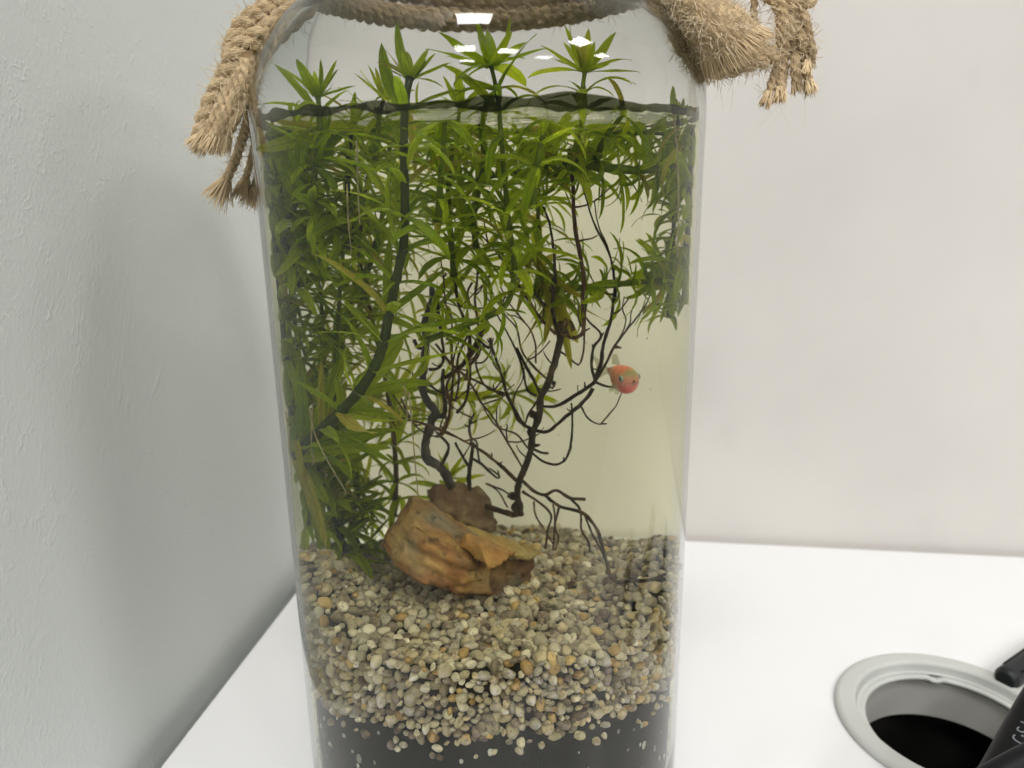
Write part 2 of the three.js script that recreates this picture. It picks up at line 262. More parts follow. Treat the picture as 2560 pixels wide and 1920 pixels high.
{
  const bed = base('gravel_bed', 'bed of pale grey and tan pebbles lying on the black soil in the jar', 'gravel');
  const under = mesh('under_gravel', bedMesh(0.0, (x, z, a) => bedTop(x, z) - 0.0024, RC - 0.0024, 20, 120), std(C(0.045, 0.036, 0.026), 0.95), bed); tag(under, null, null, null, 'stuff');
  { const p = under.geometry.attributes.position; for (let i = 0; i < p.count; i++) { const x = p.getX(i), z = p.getZ(i), a = Math.atan2(z, x); p.setY(i, Math.max(p.getY(i), Math.min(soilTop(a) - 0.001, bedTop(x, z) - 0.003))); } under.geometry.computeVertexNormals(); }
  const list = [];
  const size = () => rr(0.00142, 0.0024) * (rnd() < 0.08 ? 1.35 : 1) * (rnd() < 0.3 ? 0.6 : 1);
  const grid = new Map(), cell = 0.004, key = (p) => [Math.floor(p.x / cell), Math.floor(p.y / cell), Math.floor(p.z / cell)];
  const fits = (p, r, k) => { const [a, b, c] = key(p); for (let i = -1; i <= 1; i++) for (let j = -1; j <= 1; j++) for (let l = -1; l <= 1; l++) for (const o of grid.get((a + i) + ',' + (b + j) + ',' + (c + l)) ?? []) if (o.p.distanceTo(p) < (o.r + r) * k) return false; return true; };
  const add = (p, r) => { const o = { p, r }; list.push(o); const k = key(p).join(','); grid.has(k) ? grid.get(k).push(o) : grid.set(k, [o]); };
  for (let i = 0; i < 26000; i++) {     // against the glass, from the soil's edge up to the bed's top
    const a = rr(0, Math.PI * 2), r = size(), rad = RC - r * 0.62, x = Math.cos(a) * rad, z = Math.sin(a) * rad, lo = soilTop(a), hi = bedTop(x, z);
    if (hi < lo) continue; const p = V(x, rr(lo, hi), z); if (fits(p, r, 0.66)) add(p, r);
  }
  for (let i = 0; i < 160; i++) {       // stray pebbles pressed into the soil below the edge
    const a = rr(0, Math.PI * 2), r = size() * 0.8, rad = RC - r * 0.55, p = V(Math.cos(a) * rad, soilTop(a) - 0.0075 * Math.pow(rnd(), 1.6), Math.sin(a) * rad); if (fits(p, r, 0.7)) add(p, r);
  }
  for (let i = 0; i < 30000; i++) {     // on top
    const a = rr(0, Math.PI * 2), r = size() * 1.08, q = Math.sqrt(rnd()) * (RC - r * 0.7), x = Math.cos(a) * q, z = Math.sin(a) * q, p = V(x, bedTop(x, z) + rr(-0.0014, 0.0006), z);
    if (fits(p, r, 0.68)) add(p, r);
  }
  const seen = (o) => { const side = Math.hypot(o.p.x, o.p.z) > RC - 0.003 && o.p.y < bedTop(o.p.x, o.p.z) - 0.002; const vis = side ? (o.p.z > 0.012 ? 1 : 0.01) : 0.93; return vis * o.r / o.p.distanceTo(CAM); };
  list.sort((a, b) => seen(b) - seen(a));
  const m = new THREE.Matrix4(), e = new THREE.Euler(), q = new THREE.Quaternion();
  const masses = pebbleGeos.map((g) => []);
  list.forEach((o, i) => {
    const k = Math.floor(rnd() * 10), h = pebbleOdds[Math.floor(rnd() * pebbleOdds.length)], s = V(o.r * rr(0.9, 1.2), o.r * rr(0.8, 1.05), o.r * rr(0.85, 1.1));
    const side = Math.hypot(o.p.x, o.p.z) > RC - 0.003;
    e.set(rr(-0.6, 0.6), rr(0, 6.3), rr(-0.6, 0.6)); if (side && rnd() < 0.5) e.set(rr(0, 6), rr(0, 6), rr(0, 6));
    if (i < 300) { const pm = mesh('pebble', pebbleGeos[k], pebbleMats[h], bed); pm.position.copy(o.p); pm.rotation.copy(e); pm.scale.copy(s); }
    else masses[k].push([o.p, e.clone(), s, h]);
  });
  // the rest as one mass
  const parts = []; const n = new THREE.Matrix3();
  masses.forEach((rows, k) => rows.forEach(([p, e, s, h]) => {
    const g = pebbleGeos[k].clone().applyMatrix4(m.compose(p, q.setFromEuler(e), s)), c = g.attributes.color; for (let i = 0; i < c.count; i++) c.setXYZ(i, c.getX(i) * pebbleHues[h][0], c.getY(i) * pebbleHues[h][1], c.getZ(i) * pebbleHues[h][2]); parts.push(g);
  }));
  tag(mesh('pebble_mass', mergeGeometries(parts), new THREE.MeshPhysicalMaterial({ color: C(0.88, 0.83, 0.75), roughness: 0.36, vertexColors: true, specularIntensity: 0.5 }), bed), null, null, null, 'stuff');
  console.log('pebbles', list.length);
}

// ---------------------------------------------------------------- stone and the brown stump behind it
function rough(points, step, amp, freq, colour, extra) {  // a convex chunk, cut fine and roughened
  let g = new ConvexGeometry(points); g.deleteAttribute('normal'); g.deleteAttribute('uv');
  let tris = []; const p = g.attributes.position; for (let i = 0; i < p.count; i += 3) tris.push([0, 1, 2].map((k) => V(0, 0, 0).fromBufferAttribute(p, i + k)));
  for (let it = 0; it < 9; it++) { const out = []; let cut = false; for (const [a, b, c] of tris) { const l = [a.distanceTo(b), b.distanceTo(c), c.distanceTo(a)], k = l.indexOf(Math.max(...l)); if (l[k] > step) { cut = true; const [x, y, z] = [[a, b, c], [b, c, a], [c, a, b]][k]; const m = x.clone().lerp(y, 0.5); out.push([x, m, z], [m, y, z]); } else out.push([a, b, c]); } tris = out; if (!cut) break; }
  g = new THREE.BufferGeometry().setFromPoints(tris.flat()); g = mergeVertices(g, 1e-6); g.computeVertexNormals();
  const q = g.attributes.position, nn = g.attributes.normal.clone(), v = V(0, 0, 0);
  for (let i = 0; i < q.count; i++) { v.fromBufferAttribute(q, i); const d = amp * (1.3 * noise.noise(v.x * freq, v.y * freq, v.z * freq) + 0.7 * noise.noise(v.x * freq * 2.3, v.y * freq * 2.3, v.z * freq * 2.3) + 0.4 * noise.noise(v.x * freq * 6, v.y * freq * 9, v.z * freq * 6)) + (extra ? extra(v) : 0); q.setXYZ(i, v.x + nn.getX(i) * d, v.y + nn.getY(i) * d, v.z + nn.getZ(i) * d); }
  g.computeVertexNormals(); tint(g, colour); return g;
}
const rockColour = (v) => {
  const sl = v.y + 0.28 * v.x, a = fbm(v.x * 60, sl * 260, v.z * 60, 4), b = fbm(v.x * 300 + 9, sl * 900, v.z * 300, 3), c = fbm(v.x * 75 + 4, sl * 90, v.z * 75 + 8, 3), d = fbm(v.x * 800, sl * 1500, v.z * 800, 2);
  let k = mixC(C(0.36, 0.235, 0.088), C(0.25, 0.145, 0.06), smooth(-0.2, 0.2, a)); k = mixC(k, C(0.24, 0.095, 0.034), smooth(0.04, 0.24, c) * 0.8); k = mixC(k, C(0.40, 0.30, 0.115), smooth(0.08, 0.3, -c)); k = mixC(k, C(0.24, 0.20, 0.145), smooth(0.05, 0.3, fbm(v.x * 40, v.y * 50, v.z * 40 + 30, 2))); k.multiplyScalar(1 + 0.55 * b + 0.35 * d);
  const pit = smooth(0.2, 0.32, fbm(v.x * 330, sl * 900, v.z * 330 + 5, 3)); k = mixC(k, k.clone().multiply(C(1.05, 0.82, 0.66)), smooth(-0.1, 0.25, fbm(v.x * 55 + 8, v.y * 60, v.z * 55, 3))); return k.multiplyScalar(0.82 * (1 - 0.65 * pit));
};
const rockRidge = (v) => { const sl = v.y + 0.28 * v.x, s = fbm(v.x * 45, sl * 420, v.z * 45, 3); return 0.0008 * s - 0.0011 * Math.pow(1 - Math.abs(noise.noise(v.x * 55 + 3, sl * 230, v.z * 55)), 9); };
{
  const g = base('stone', 'jagged ochre brown stone lying on the gravel in the jar', 'stone');
  const main = rough([P(955, 1350, 0.012), P(975, 1300, 0.012), P(1028, 1228, 0.004), P(1072, 1236, 0.002), P(1120, 1278, 0.002), P(1180, 1312, 0.002), P(1225, 1345, 0.006),
    P(985, 1400, 0.022), P(1060, 1450, 0.027), P(1150, 1475, 0.027), P(1230, 1470, 0.022), P(1180, 1390, 0.028), P(1035, 1300, 0.020), P(1130, 1340, 0.022), P(960, 1340, -0.006), P(1090, 1320, -0.014)], 0.0013, 0.00045, 190, rockColour, rockRidge);
  const ledge = rough([P(1120, 1285, -0.002), P(1200, 1318, -0.006), P(1262, 1342, -0.008), P(1322, 1352, -0.010), P(1346, 1372, -0.006), P(1330, 1384, 0.004), P(1240, 1372, 0.012), P(1160, 1330, 0.012), P(1200, 1372, 0.010), P(1325, 1392, -0.004)], 0.0013, 0.0006, 240, (v) => mixC(rockColour(v), C(0.40, 0.31, 0.10), 0.55), rockRidge);
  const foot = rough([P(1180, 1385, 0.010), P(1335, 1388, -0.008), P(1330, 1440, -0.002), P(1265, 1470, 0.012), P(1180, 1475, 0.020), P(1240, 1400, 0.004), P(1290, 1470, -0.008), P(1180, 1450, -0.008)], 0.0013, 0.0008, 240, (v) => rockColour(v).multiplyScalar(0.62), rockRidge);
  const wedge = rough([P(1160, 1322, 0.018), P(1222, 1412, 0.034), P(1240, 1340, 0.018), P(1292, 1372, 0.016), P(1150, 1352, 0.022), P(1160, 1330, 0.004), P(1262, 1386, 0.022), P(1200, 1352, 0.029)], 0.0011, 0.0007, 260, (v) => mixC(rockColour(v), C(0.40, 0.19, 0.045), 0.6), rockRidge);
  g.position.y = -0.0018;
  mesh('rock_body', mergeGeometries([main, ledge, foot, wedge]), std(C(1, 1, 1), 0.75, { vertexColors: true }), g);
}
const barkColour = (dark, brown, f = 300) => (v) => { const n = fbm(v.x * f, v.y * f, v.z * f, 3), k = mixC(dark, brown, smooth(-0.25, 0.35, n)); return k; };
const BARK = C(0.022, 0.018, 0.016), BARK2 = C(0.06, 0.038, 0.024), ROOT = C(0.055, 0.03, 0.014), ROOT2 = C(0.13, 0.07, 0.028);
const barkMat = std(C(1, 1, 1), 0.7, { vertexColors: true });
const S = 800 / 1659, Q = 500 / 1659;
const A = (l) => l.map(([x, y]) => [1050 + x * S, 700 + y * S]);      // points read off two enlargements of the photograph
const B = (l) => l.map(([x, y]) => [1000 + x * Q, 700 + y * Q]);
function along(list, z0, z1, bow = 0) { const n = list.length - 1; return list.map(([x, y], i) => { const t = i / n; return P(x, y, z0 + (z1 - z0) * t + bow * Math.sin(Math.PI * t)); }); }
function twig(name, parent, pts, r0, r1, dark = BARK, brown = BARK2) {
  const g = tube(pts, [r0, r1], { sides: 8, wobble: 0.5 }); tint(g, barkColour(dark, brown, 420)); return mesh(name, g, barkMat, parent);
}
// short stubs and wiry side shoots along a branch
function shoots(g, pts) {
  const curve = new THREE.CatmullRomCurve3(pts, false, 'centripetal'), L = curve.getLength(), n = Math.floor(L / 0.011);
  for (let i = 0; i < n; i++) {
    const t = rr(0.1, 0.95), p = curve.getPointAt(t), d = V(rr(-1, 1), rr(-0.2, 1.2), rr(-0.6, 0.6)).normalize(), stub = rnd() < 0.6, len = stub ? rr(0.0012, 0.003) : rr(0.006, 0.018), line = [p];
    if (!stub && p.y < 0.085 + DY) continue;
    for (let k = 1; k <= 4; k++) { d.add(V(rr(-0.45, 0.45), rr(-0.1, 0.5), rr(-0.3, 0.3))).normalize(); const q = line[k - 1].clone().addScaledVector(d, len / 4); const h = Math.hypot(q.x, q.z); if (h > RC - 0.004) { q.x *= (RC - 0.004) / h; q.z *= (RC - 0.004) / h; } line.push(q); }
    twig(stub ? 'stub' : 'shoot', g, line, stub ? 0.00035 : 0.0003, stub ? 0.0002 : 0.00018, stub ? BARK : ROOT, stub ? BARK2 : ROOT2);
  }
}
{
  const g = base('driftwood', 'dark branching driftwood twig leaning right behind the stone, its roots reaching the gravel', 'driftwood', 'driftwood twigs');
  const t = twig('trunk', g, along(A([[525, 1215], [505, 1110], [512, 1050], [550, 960], [575, 880], [585, 790], [620, 700], [622, 620], [660, 540], [700, 420], [722, 330], [752, 245]]), -0.012, 0.002, 0.002), 0.00115, 0.00105);
  { // swollen knots on the trunk
    const knots = [[[755, 245], 0.0023, 1.0], [[485, 1120], 0.0017, 0.7], [[500, 1180], 0.0016, 1.2], [[580, 790], 0.0015, 1.1], [[590, 700], 0.0014, 0.9]];
    const gs = knots.map(([p, r, s], i) => { let k = new THREE.IcosahedronGeometry(1, 4); k.deleteAttribute('uv'); k.deleteAttribute('normal'); k = mergeVertices(k, 1e-4); const q = k.attributes.position, v = V(0, 0, 0); for (let j = 0; j < q.count; j++) { v.fromBufferAttribute(q, j); v.multiplyScalar(1 + 0.6 * noise.noise(v.x * 1.6 + i * 9, v.y * 1.6, v.z * 1.6)); q.setXYZ(j, v.x * r, v.y * r * s, v.z * r); } const [x, y] = A([p])[0]; const zz = -0.012 + 0.014 * (1215 - p[1]) / 970; const w = P(x, y, zz); k.translate(w.x, w.y, w.z); k.computeVertexNormals(); return tint(k, barkColour(BARK, i ? BARK2 : C(0.16, 0.09, 0.03), 500)); });
    mesh('knot', mergeGeometries(gs), barkMat, g);
  }
  const br = (l, z0, z1, r0, r1, bow = 0, d, b) => { const p = along(A(l), z0, z1, bow); shoots(g, p); return twig('branch', g, p, r0 * 0.8, r1 * 0.75, d, b); };
  br([[725, 320], [690, 160], [690, 60], [700, -10], [690, -180], [670, -300], [640, -380]], 0.001, 0.006, 0.00075, 0.0004);
  br([[705, 280], [640, 220], [580, 130], [530, 60], [480, -20], [400, -140], [250, -300]], 0.001, -0.006, 0.0006, 0.0003, 0.002, ROOT, ROOT2);
  br([[690, 170], [610, 90], [560, 30], [520, -60]], 0.0, 0.008, 0.0005, 0.00035);
  br([[755, 285], [800, 300], [840, 280], [850, 235], [842, 110], [850, 0], [830, -130], [800, -300], [790, -520], [770, -680]], 0.001, 0.004, 0.0008, 0.0008, 0.004, ROOT, C(0.10, 0.045, 0.02));
  br([[725, 370], [770, 400], [822, 440], [845, 380], [852, 290], [860, 120]], 0.0, 0.006, 0.00045, 0.00035);
  br([[635, 655], [700, 655], [800, 600], [880, 550], [910, 525]], -0.003, -0.001, 0.0006, 0.0009);
  br([[910, 525], [890, 450], [900, 350], [940, 285], [880, 220], [840, 170]], -0.001, 0.002, 0.00075, 0.00035);
  br([[905, 530], [938, 430], [950, 340], [990, 200], [1005, 100], [1008, 0], [980, -140], [900, -300], [850, -460], [815, -560]], -0.001, -0.006, 0.0008, 0.0003, 0.003);
  br([[912, 520], [960, 440], [1010, 340], [1080, 250], [1170, 130], [1200, 60]], -0.001, 0.004, 0.0006, 0.00025);
  br([[1008, 345], [1045, 352]], 0.001, 0.002, 0.0008, 0.0003, 0, ROOT, ROOT2);
  br([[908, 528], [960, 550], [1005, 556]], -0.001, 0.001, 0.0006, 0.00045);
  br([[895, 462], [922, 463]], -0.001, 0.001, 0.0003, 0.0002);
  br([[890, 550], [840, 570], [820, 580], [818, 545]], -0.001, 0.001, 0.0003, 0.0002);
  br([[595, 780], [660, 786], [730, 730], [790, 680], [830, 648], [880, 590], [895, 560]], -0.004, 0.002, 0.00065, 0.00085, 0.003);
  br([[832, 650], [870, 715], [920, 745], [968, 744]], 0.001, 0.004, 0.00045, 0.00025);
  br([[785, 638], [790, 720], [780, 860], [750, 935], [695, 956], [630, 935], [585, 900]], 0.003, -0.005, 0.00042, 0.00058, 0.003);
  br([[590, 878], [630, 895], [665, 898]], -0.005, -0.002, 0.0006, 0.0005);
  br([[590, 860], [618, 855]], -0.006, -0.003, 0.0008, 0.0006);
  br([[580, 772], [540, 750], [500, 690], [450, 590], [432, 520], [370, 340], [362, 300]], -0.005, -0.012, 0.0008, 0.0006);
  br([[435, 585], [350, 560], [300, 480], [290, 420], [300, 380], [340, 340]], -0.01, -0.016, 0.00045, 0.00035);
  br([[570, 770], [510, 730], [480, 650], [440, 560]], -0.007, -0.007, 0.0006, 0.0005);
  br([[545, 745], [560, 700], [612, 620]], -0.006, -0.003, 0.00045, 0.0005);
  br([[605, 600], [560, 575], [530, 450], [500, 370], [440, 250], [400, 180], [330, 60]], -0.003, -0.012, 0.00055, 0.0003);
  br([[625, 600], [590, 520], [550, 450], [500, 350]], -0.003, -0.006, 0.0006, 0.0007);
  br([[655, 510], [590, 450], [530, 370], [500, 250], [440, 180], [400, 100]], 0.0, -0.008, 0.0005, 0.0003, 0.001, ROOT, ROOT2);
  br([[600, 430], [598, 330], [560, 240], [500, 190], [450, 180]], 0.001, 0.003, 0.0004, 0.00025, 0.001, ROOT, ROOT2);
  br([[680, 430], [655, 400], [640, 370]], 0.0, 0.003, 0.0004, 0.0002);
  br([[530, 970], [430, 800], [370, 700], [320, 640], [250, 520], [160, 430], [80, 330]], -0.009, 0.004, 0.00045, 0.00045, 0.002, ROOT, ROOT2);
  br([[558, 870], [500, 800], [400, 760], [345, 690], [322, 640]], -0.007, 0.0, 0.00042, 0.0003, 0.002, ROOT, ROOT2);
  br([[505, 1050], [400, 950], [290, 870], [200, 820], [100, 780], [0, 740]], -0.011, 0.006, 0.0005, 0.00035, 0, ROOT, ROOT2);
  br([[550, 920], [510, 880], [500, 855]], -0.008, -0.006, 0.0004, 0.0002);
  br([[690, 540], [700, 525], [690, 560], [660, 545]], -0.002, 0.001, 0.0007, 0.0003);
  const rt = (l, z0, z1, r0, r1, bow = 0) => twig('root', g, along(A(l), z0, z1, bow), r0, r1, BARK, ROOT2);
  rt([[530, 1040], [600, 1100], [650, 1112], [705, 1090], [780, 1130], [858, 1136]], -0.012, -0.004, 0.0006, 0.00055);
  rt([[650, 1118], [720, 1170], [850, 1212], [920, 1300], [960, 1440], [1000, 1555], [1100, 1560], [1200, 1550], [1265, 1525]], -0.010, 0.034, 0.0006, 0.0005, 0.003);
  rt([[780, 1130], [830, 1190], [838, 1300], [870, 1350], [882, 1412]], -0.006, 0.004, 0.0005, 0.0003);
  rt([[855, 1220], [890, 1310], [940, 1400], [955, 1440]], -0.004, 0.010, 0.0004, 0.0003);
  rt([[530, 1095], [640, 1170], [680, 1220], [662, 1300], [650, 1395]], -0.012, 0.0, 0.0005, 0.00035);
  rt([[722, 1175], [700, 1280], [718, 1340], [700, 1400]], -0.008, 0.003, 0.0004, 0.0003);
  rt([[590, 1150], [600, 1220], [650, 1300], [690, 1370]], -0.010, 0.002, 0.0004, 0.00025);
  rt([[690, 1165], [700, 1230], [690, 1400]], -0.010, 0.002, 0.0004, 0.0003);
  rt([[300, 1160], [400, 1190], [495, 1216], [525, 1180]], -0.016, -0.012, 0.0011, 0.0010);
  rt([[340, 1055], [400, 1090], [455, 1180]], -0.018, -0.013, 0.0003, 0.0003);
  rt([[345, 1055], [430, 1090], [490, 1130]], -0.018, -0.012, 0.00035, 0.0003);
}
{
  const g = base('driftwood', 'taller grey brown driftwood twigs on the stump left of the leaning twig', 'driftwood', 'driftwood twigs');
  const stump = rough([P(1065, 1222, -0.008), P(1115, 1212, -0.006), P(1160, 1208, -0.018), P(1200, 1212, -0.022), P(1222, 1245, -0.02), P(1150, 1290, -0.001), P(1080, 1260, 0.0), P(1110, 1330, -0.004), P(1200, 1325, -0.006), P(1235, 1310, -0.014), P(1243, 1330, -0.018), P(1150, 1345, -0.026), P(1210, 1280, -0.028)], 0.0016, 0.0011, 230, (v) => mixC(C(0.10, 0.055, 0.032), C(0.21, 0.15, 0.085), smooth(-0.2, 0.3, fbm(v.x * 150, v.y * 220, v.z * 150, 4))).multiplyScalar(1 + 0.4 * fbm(v.x * 500, v.y * 500, v.z * 500, 2)));
  mesh('stump', stump, std(C(1, 1, 1), 0.85, { vertexColors: true }), g);
  const br = (l, z0, z1, r0, r1, bow = 0, d, b) => { const p = along(B(l), z0, z1, bow); shoots(g, p); return twig('branch', g, p, r0 * 0.85, r1 * 0.8, d, b); };
  const GREY = C(0.035, 0.032, 0.033), G2 = C(0.085, 0.07, 0.06);
  twig('trunk', g, along(B([[430, 1720], [390, 1640], [325, 1540], [235, 1490], [205, 1400], [230, 1280], [272, 1150], [292, 1090], [225, 1005], [190, 900], [198, 700], [212, 520], [215, 330], [270, 150], [265, 60]]), -0.006, -0.010, 0.004), 0.00165, 0.0010, GREY, G2);
  br([[340, 1545], [385, 1450], [402, 1370], [330, 1290], [300, 1260]], -0.004, -0.002, 0.0008, 0.0005, 0, GREY, G2);
  br([[300, 1130], [365, 1120], [370, 1000], [352, 850], [360, 740]], -0.006, -0.003, 0.0010, 0.0007, 0.001, GREY, G2);
  br([[330, 1290], [400, 1150], [420, 1000], [440, 800], [430, 650], [420, 500], [380, 490]], -0.002, 0.002, 0.0007, 0.00035, 0, ROOT, ROOT2);
  br([[400, 1150], [350, 1280], [300, 1300]], -0.001, 0.001, 0.0009, 0.0006, 0, ROOT, ROOT2);
  br([[430, 1070], [400, 960], [385, 880], [420, 800], [470, 740]], 0.0, 0.001, 0.0006, 0.0004, 0, ROOT, ROOT2);
  br([[460, 1000], [480, 900], [490, 800], [470, 700], [540, 500], [600, 420]], 0.0, -0.006, 0.00045, 0.0005, 0, ROOT, ROOT2);
  br([[580, 1740], [570, 1640], [590, 1480], [600, 1380], [575, 1250], [580, 1190], [615, 1105]], -0.014, -0.010, 0.0010, 0.0004, 0, GREY, G2);
  br([[640, 1390], [635, 1340], [585, 1300], [575, 1150]], -0.011, -0.012, 0.0005, 0.0003, 0, GREY, G2);
  br([[565, 1540], [500, 1430], [460, 1350]], -0.013, -0.009, 0.0006, 0.0005, 0, GREY, G2);
  br([[600, 1480], [680, 1530], [760, 1605], [815, 1645], [825, 1625], [740, 1560]], -0.013, -0.008, 0.0006, 0.00035, 0, GREY, G2);
  br([[640, 1400], [660, 1510]], -0.012, -0.010, 0.00045, 0.0004, 0, GREY, G2);
  br([[470, 1105], [540, 1010], [572, 870], [582, 700], [572, 560], [575, 420], [490, 220], [460, 20], [440, -150], [400, -330]], -0.004, -0.018, 0.0006, 0.0006, 0, ROOT, BARK2);
  br([[372, 1130], [300, 1130]], -0.003, -0.006, 0.001, 0.001, 0, GREY, G2);
  br([[370, 815], [500, 720], [600, 600], [652, 500], [715, 385]], -0.002, -0.012, 0.0008, 0.0009, 0, ROOT, BARK2);
  br([[540, 830], [570, 730], [620, 650], [665, 470], [640, 330], [620, 150], [640, 0], [640, -150]], -0.008, -0.004, 0.0006, 0.0004, 0, ROOT, ROOT2);
  br([[620, 690], [690, 680], [750, 590], [755, 480]], -0.010, -0.006, 0.0004, 0.0003, 0, ROOT, ROOT2);
  br([[620, 240], [590, 220], [560, 100], [600, 20]], -0.006, -0.004, 0.0005, 0.0004, 0, ROOT, ROOT2);
  br([[240, 742], [310, 735], [352, 690], [362, 600], [350, 500], [320, 300], [315, 180]], -0.008, -0.014, 0.0006, 0.0006, 0, GREY, G2);
  br([[240, 870], [300, 910], [400, 970], [470, 1010]], -0.009, 0.0, 0.0005, 0.0003, 0, GREY, G2);
  br([[190, 825], [110, 820], [105, 765]], -0.010, -0.006, 0.0005, 0.0003, 0, GREY, G2);
  br([[120, 500], [150, 560], [205, 570]], -0.006, -0.009, 0.0008, 0.0007, 0, GREY, G2);
  br([[0, 1145], [200, 1190], [370, 1250], [540, 1340], [640, 1390], [720, 1440], [790, 1500], [860, 1550], [960, 1650]], 0.012, -0.010, 0.0003, 0.0005, 0.002, ROOT, ROOT2);
  br([[10, 980], [80, 1130], [130, 1210], [220, 1275], [300, 1300]], 0.016, -0.002, 0.0003, 0.00035, 0, BARK, ROOT2);
  br([[375, 650], [420, 690], [560, 800], [680, 860], [840, 950], [860, 950]], 0.002, -0.010, 0.0003, 0.0005, 0, ROOT, ROOT2);
  br([[430, 460], [425, 300], [380, 200], [362, 0], [340, -160]], 0.004, 0.012, 0.0003, 0.00025, 0, ROOT, ROOT2);
  br([[650, 480], [700, 540], [745, 560], [752, 490]], -0.007, -0.011, 0.0005, 0.0007, 0, BARK, BARK2);
}

// ---------------------------------------------------------------- water weeds
const leafMap = texture(128, 256, (u, v) => { const mid = Math.exp(-Math.pow((u - 0.5) / 0.045, 2)), n = fbm(u * 7, v * 14, 4, 4), fine = noise.noise(u * 50, v * 26, 2); const k = 0.86 + 0.25 * n + 0.08 * fine - mid * 0.28; return [k, k, k]; });
function leafGeo(bend, fold, twist, L = 1, Wd = 0.142, blunt = 0.75) {   // grows along +y, curls towards +z
  const n = 9, pos = [], uv = [], idx = [];
  let y = 0, z = 0;
  for (let i = 0; i <= n; i++) {
    const t = i / n, a = bend * (t * 0.9 + 0.3 * t * t), w = Wd * 0.44 * Math.pow(Math.sin(Math.PI * (0.2 + 0.8 * Math.pow(t, blunt * 1.25) * 0.999)), 0.55) * (t > 0.985 ? 0.12 : 1) * (1 + 0.05 * Math.sin(i * 2.7 + bend * 9));
    if (i) { y += Math.cos(a) / n * L; z += Math.sin(a) / n * L; }
    for (let j = -2; j <= 2; j++) {
      const s = j / 2, tw = twist * t, x = w * s * Math.cos(tw), lift = w * Math.abs(s) * fold + w * s * Math.sin(tw) + 0.008 * Math.sin(t * 9 + s * 3);
      pos.push(x, y - Math.sin(a) * lift, z + Math.cos(a) * lift); uv.push(0.5 + s * 0.5, t);
    }
  }
  for (let i = 0; i < n; i++) for (let j = 0; j < 4; j++) { const a = i * 5 + j, b = a + 5; idx.push(a, b, a + 1, b, b + 1, a + 1); }
  const g = new THREE.BufferGeometry(); g.setAttribute('position', new THREE.Float32BufferAttribute(pos, 3)); g.setAttribute('uv', new THREE.Float32BufferAttribute(uv, 2)); g.setIndex(idx); g.computeVertexNormals(); return g;
}
const leafGeos = [leafGeo(0.25, 0.35, 0.1), leafGeo(0.7, 0.3, -0.3), leafGeo(1.15, 0.4, 0.4), leafGeo(1.6, 0.25, -0.2), leafGeo(-0.35, 0.3, 0.3), leafGeo(0.9, 0.45, 0.7, 1, 0.155), leafGeo(0.5, 0.2, -0.8, 1, 0.12), leafGeo(1.3, 0.3, 0.2, 1, 0.175, 0.9)];
const leafMat = (r, g, b, tr = 0.5) => new THREE.MeshPhysicalMaterial({ color: C(r, g, b), roughness: 0.95, transmission: tr, thickness: 0, map: leafMap, specularIntensity: 0.15, side: THREE.DoubleSide });
const leafHues = { fresh: [leafMat(0.58, 0.67, 0.035, 0.75), leafMat(0.50, 0.60, 0.025, 0.75), leafMat(0.64, 0.69, 0.05, 0.75)], mid: [leafMat(0.44, 0.57, 0.014, 0.78), leafMat(0.54, 0.65, 0.022, 0.78), leafMat(0.32, 0.45, 0.010, 0.75)], dark: [leafMat(0.32, 0.43, 0.008, 0.72), leafMat(0.40, 0.50, 0.012, 0.72), leafMat(0.21, 0.30, 0.006, 0.7)], yellow: [leafMat(0.60, 0.53, 0.07, 0.75), leafMat(0.54, 0.51, 0.06, 0.75), leafMat(0.44, 0.42, 0.05, 0.75)] };
const stemMats = { fresh: std(C(0.19, 0.26, 0.012), 0.7), mid: std(C(0.11, 0.16, 0.006), 0.7), dark: std(C(0.030, 0.048, 0.002), 0.7), brown: std(C(0.12, 0.085, 0.03), 0.7) };
const RL = RC - 0.0008;
function bound(root, dir, curl, L) {   // turns a leaf that would meet the glass along it, and shortens it if need be
  const n = V(root.x, 0, root.z); const h = n.length(); if (h > 1e-6) n.divideScalar(h);
  for (let k = 0; k < 10; k++) {
    const tip = root.clone().addScaledVector(dir, L * 0.85).addScaledVector(curl, L * 0.42), mid = root.clone().addScaledVector(dir, L * 0.55).addScaledVector(curl, L * 0.1), far = root.clone().addScaledVector(dir, L);
    const top = root.y < LEVEL + 0.0004 ? LEVEL + 0.001 : LEVEL + 0.024;
    if (Math.max(Math.hypot(tip.x, tip.z), Math.hypot(mid.x, mid.z), Math.hypot(far.x, far.z) - 0.0006) < RL && Math.max(tip.y, far.y) < top) return L;
    if (Math.max(tip.y, far.y) >= top) { dir.y -= 0.3; dir.normalize(); curl.y = Math.min(curl.y, 0.2); curl.addScaledVector(dir, -curl.dot(dir)).normalize(); }
    if (Math.max(Math.hypot(tip.x, tip.z), Math.hypot(far.x, far.z)) >= RL) { n.set(tip.x, 0, tip.z).normalize(); dir.addScaledVector(n, -0.38 * Math.max(0.35, dir.dot(n))).normalize(); if (curl.dot(n) > 0) curl.addScaledVector(n, -1.3 * curl.dot(n)); curl.addScaledVector(dir, -curl.dot(dir)).normalize(); }
    if (k > 3) L *= 0.85;
  }
  return 0;
}
function putLeaf(parent, root, dir, out, L, Wf, gi, m) {   // dir: which way it grows, out: which way it curls
  const y = dir.clone().normalize(), z = out.clone().addScaledVector(y, -out.dot(y)).normalize();
  L = bound(root, y, z, L); if (L < 0.0022) return;
  const x = new THREE.Vector3().crossVectors(y, z);
  const o = mesh('leaf', leafGeos[gi], m, parent); o.matrix.makeBasis(x, y, z).setPosition(root); o.matrix.decompose(o.position, o.quaternion, o.scale); o.scale.set(L * Wf, L, L);
}
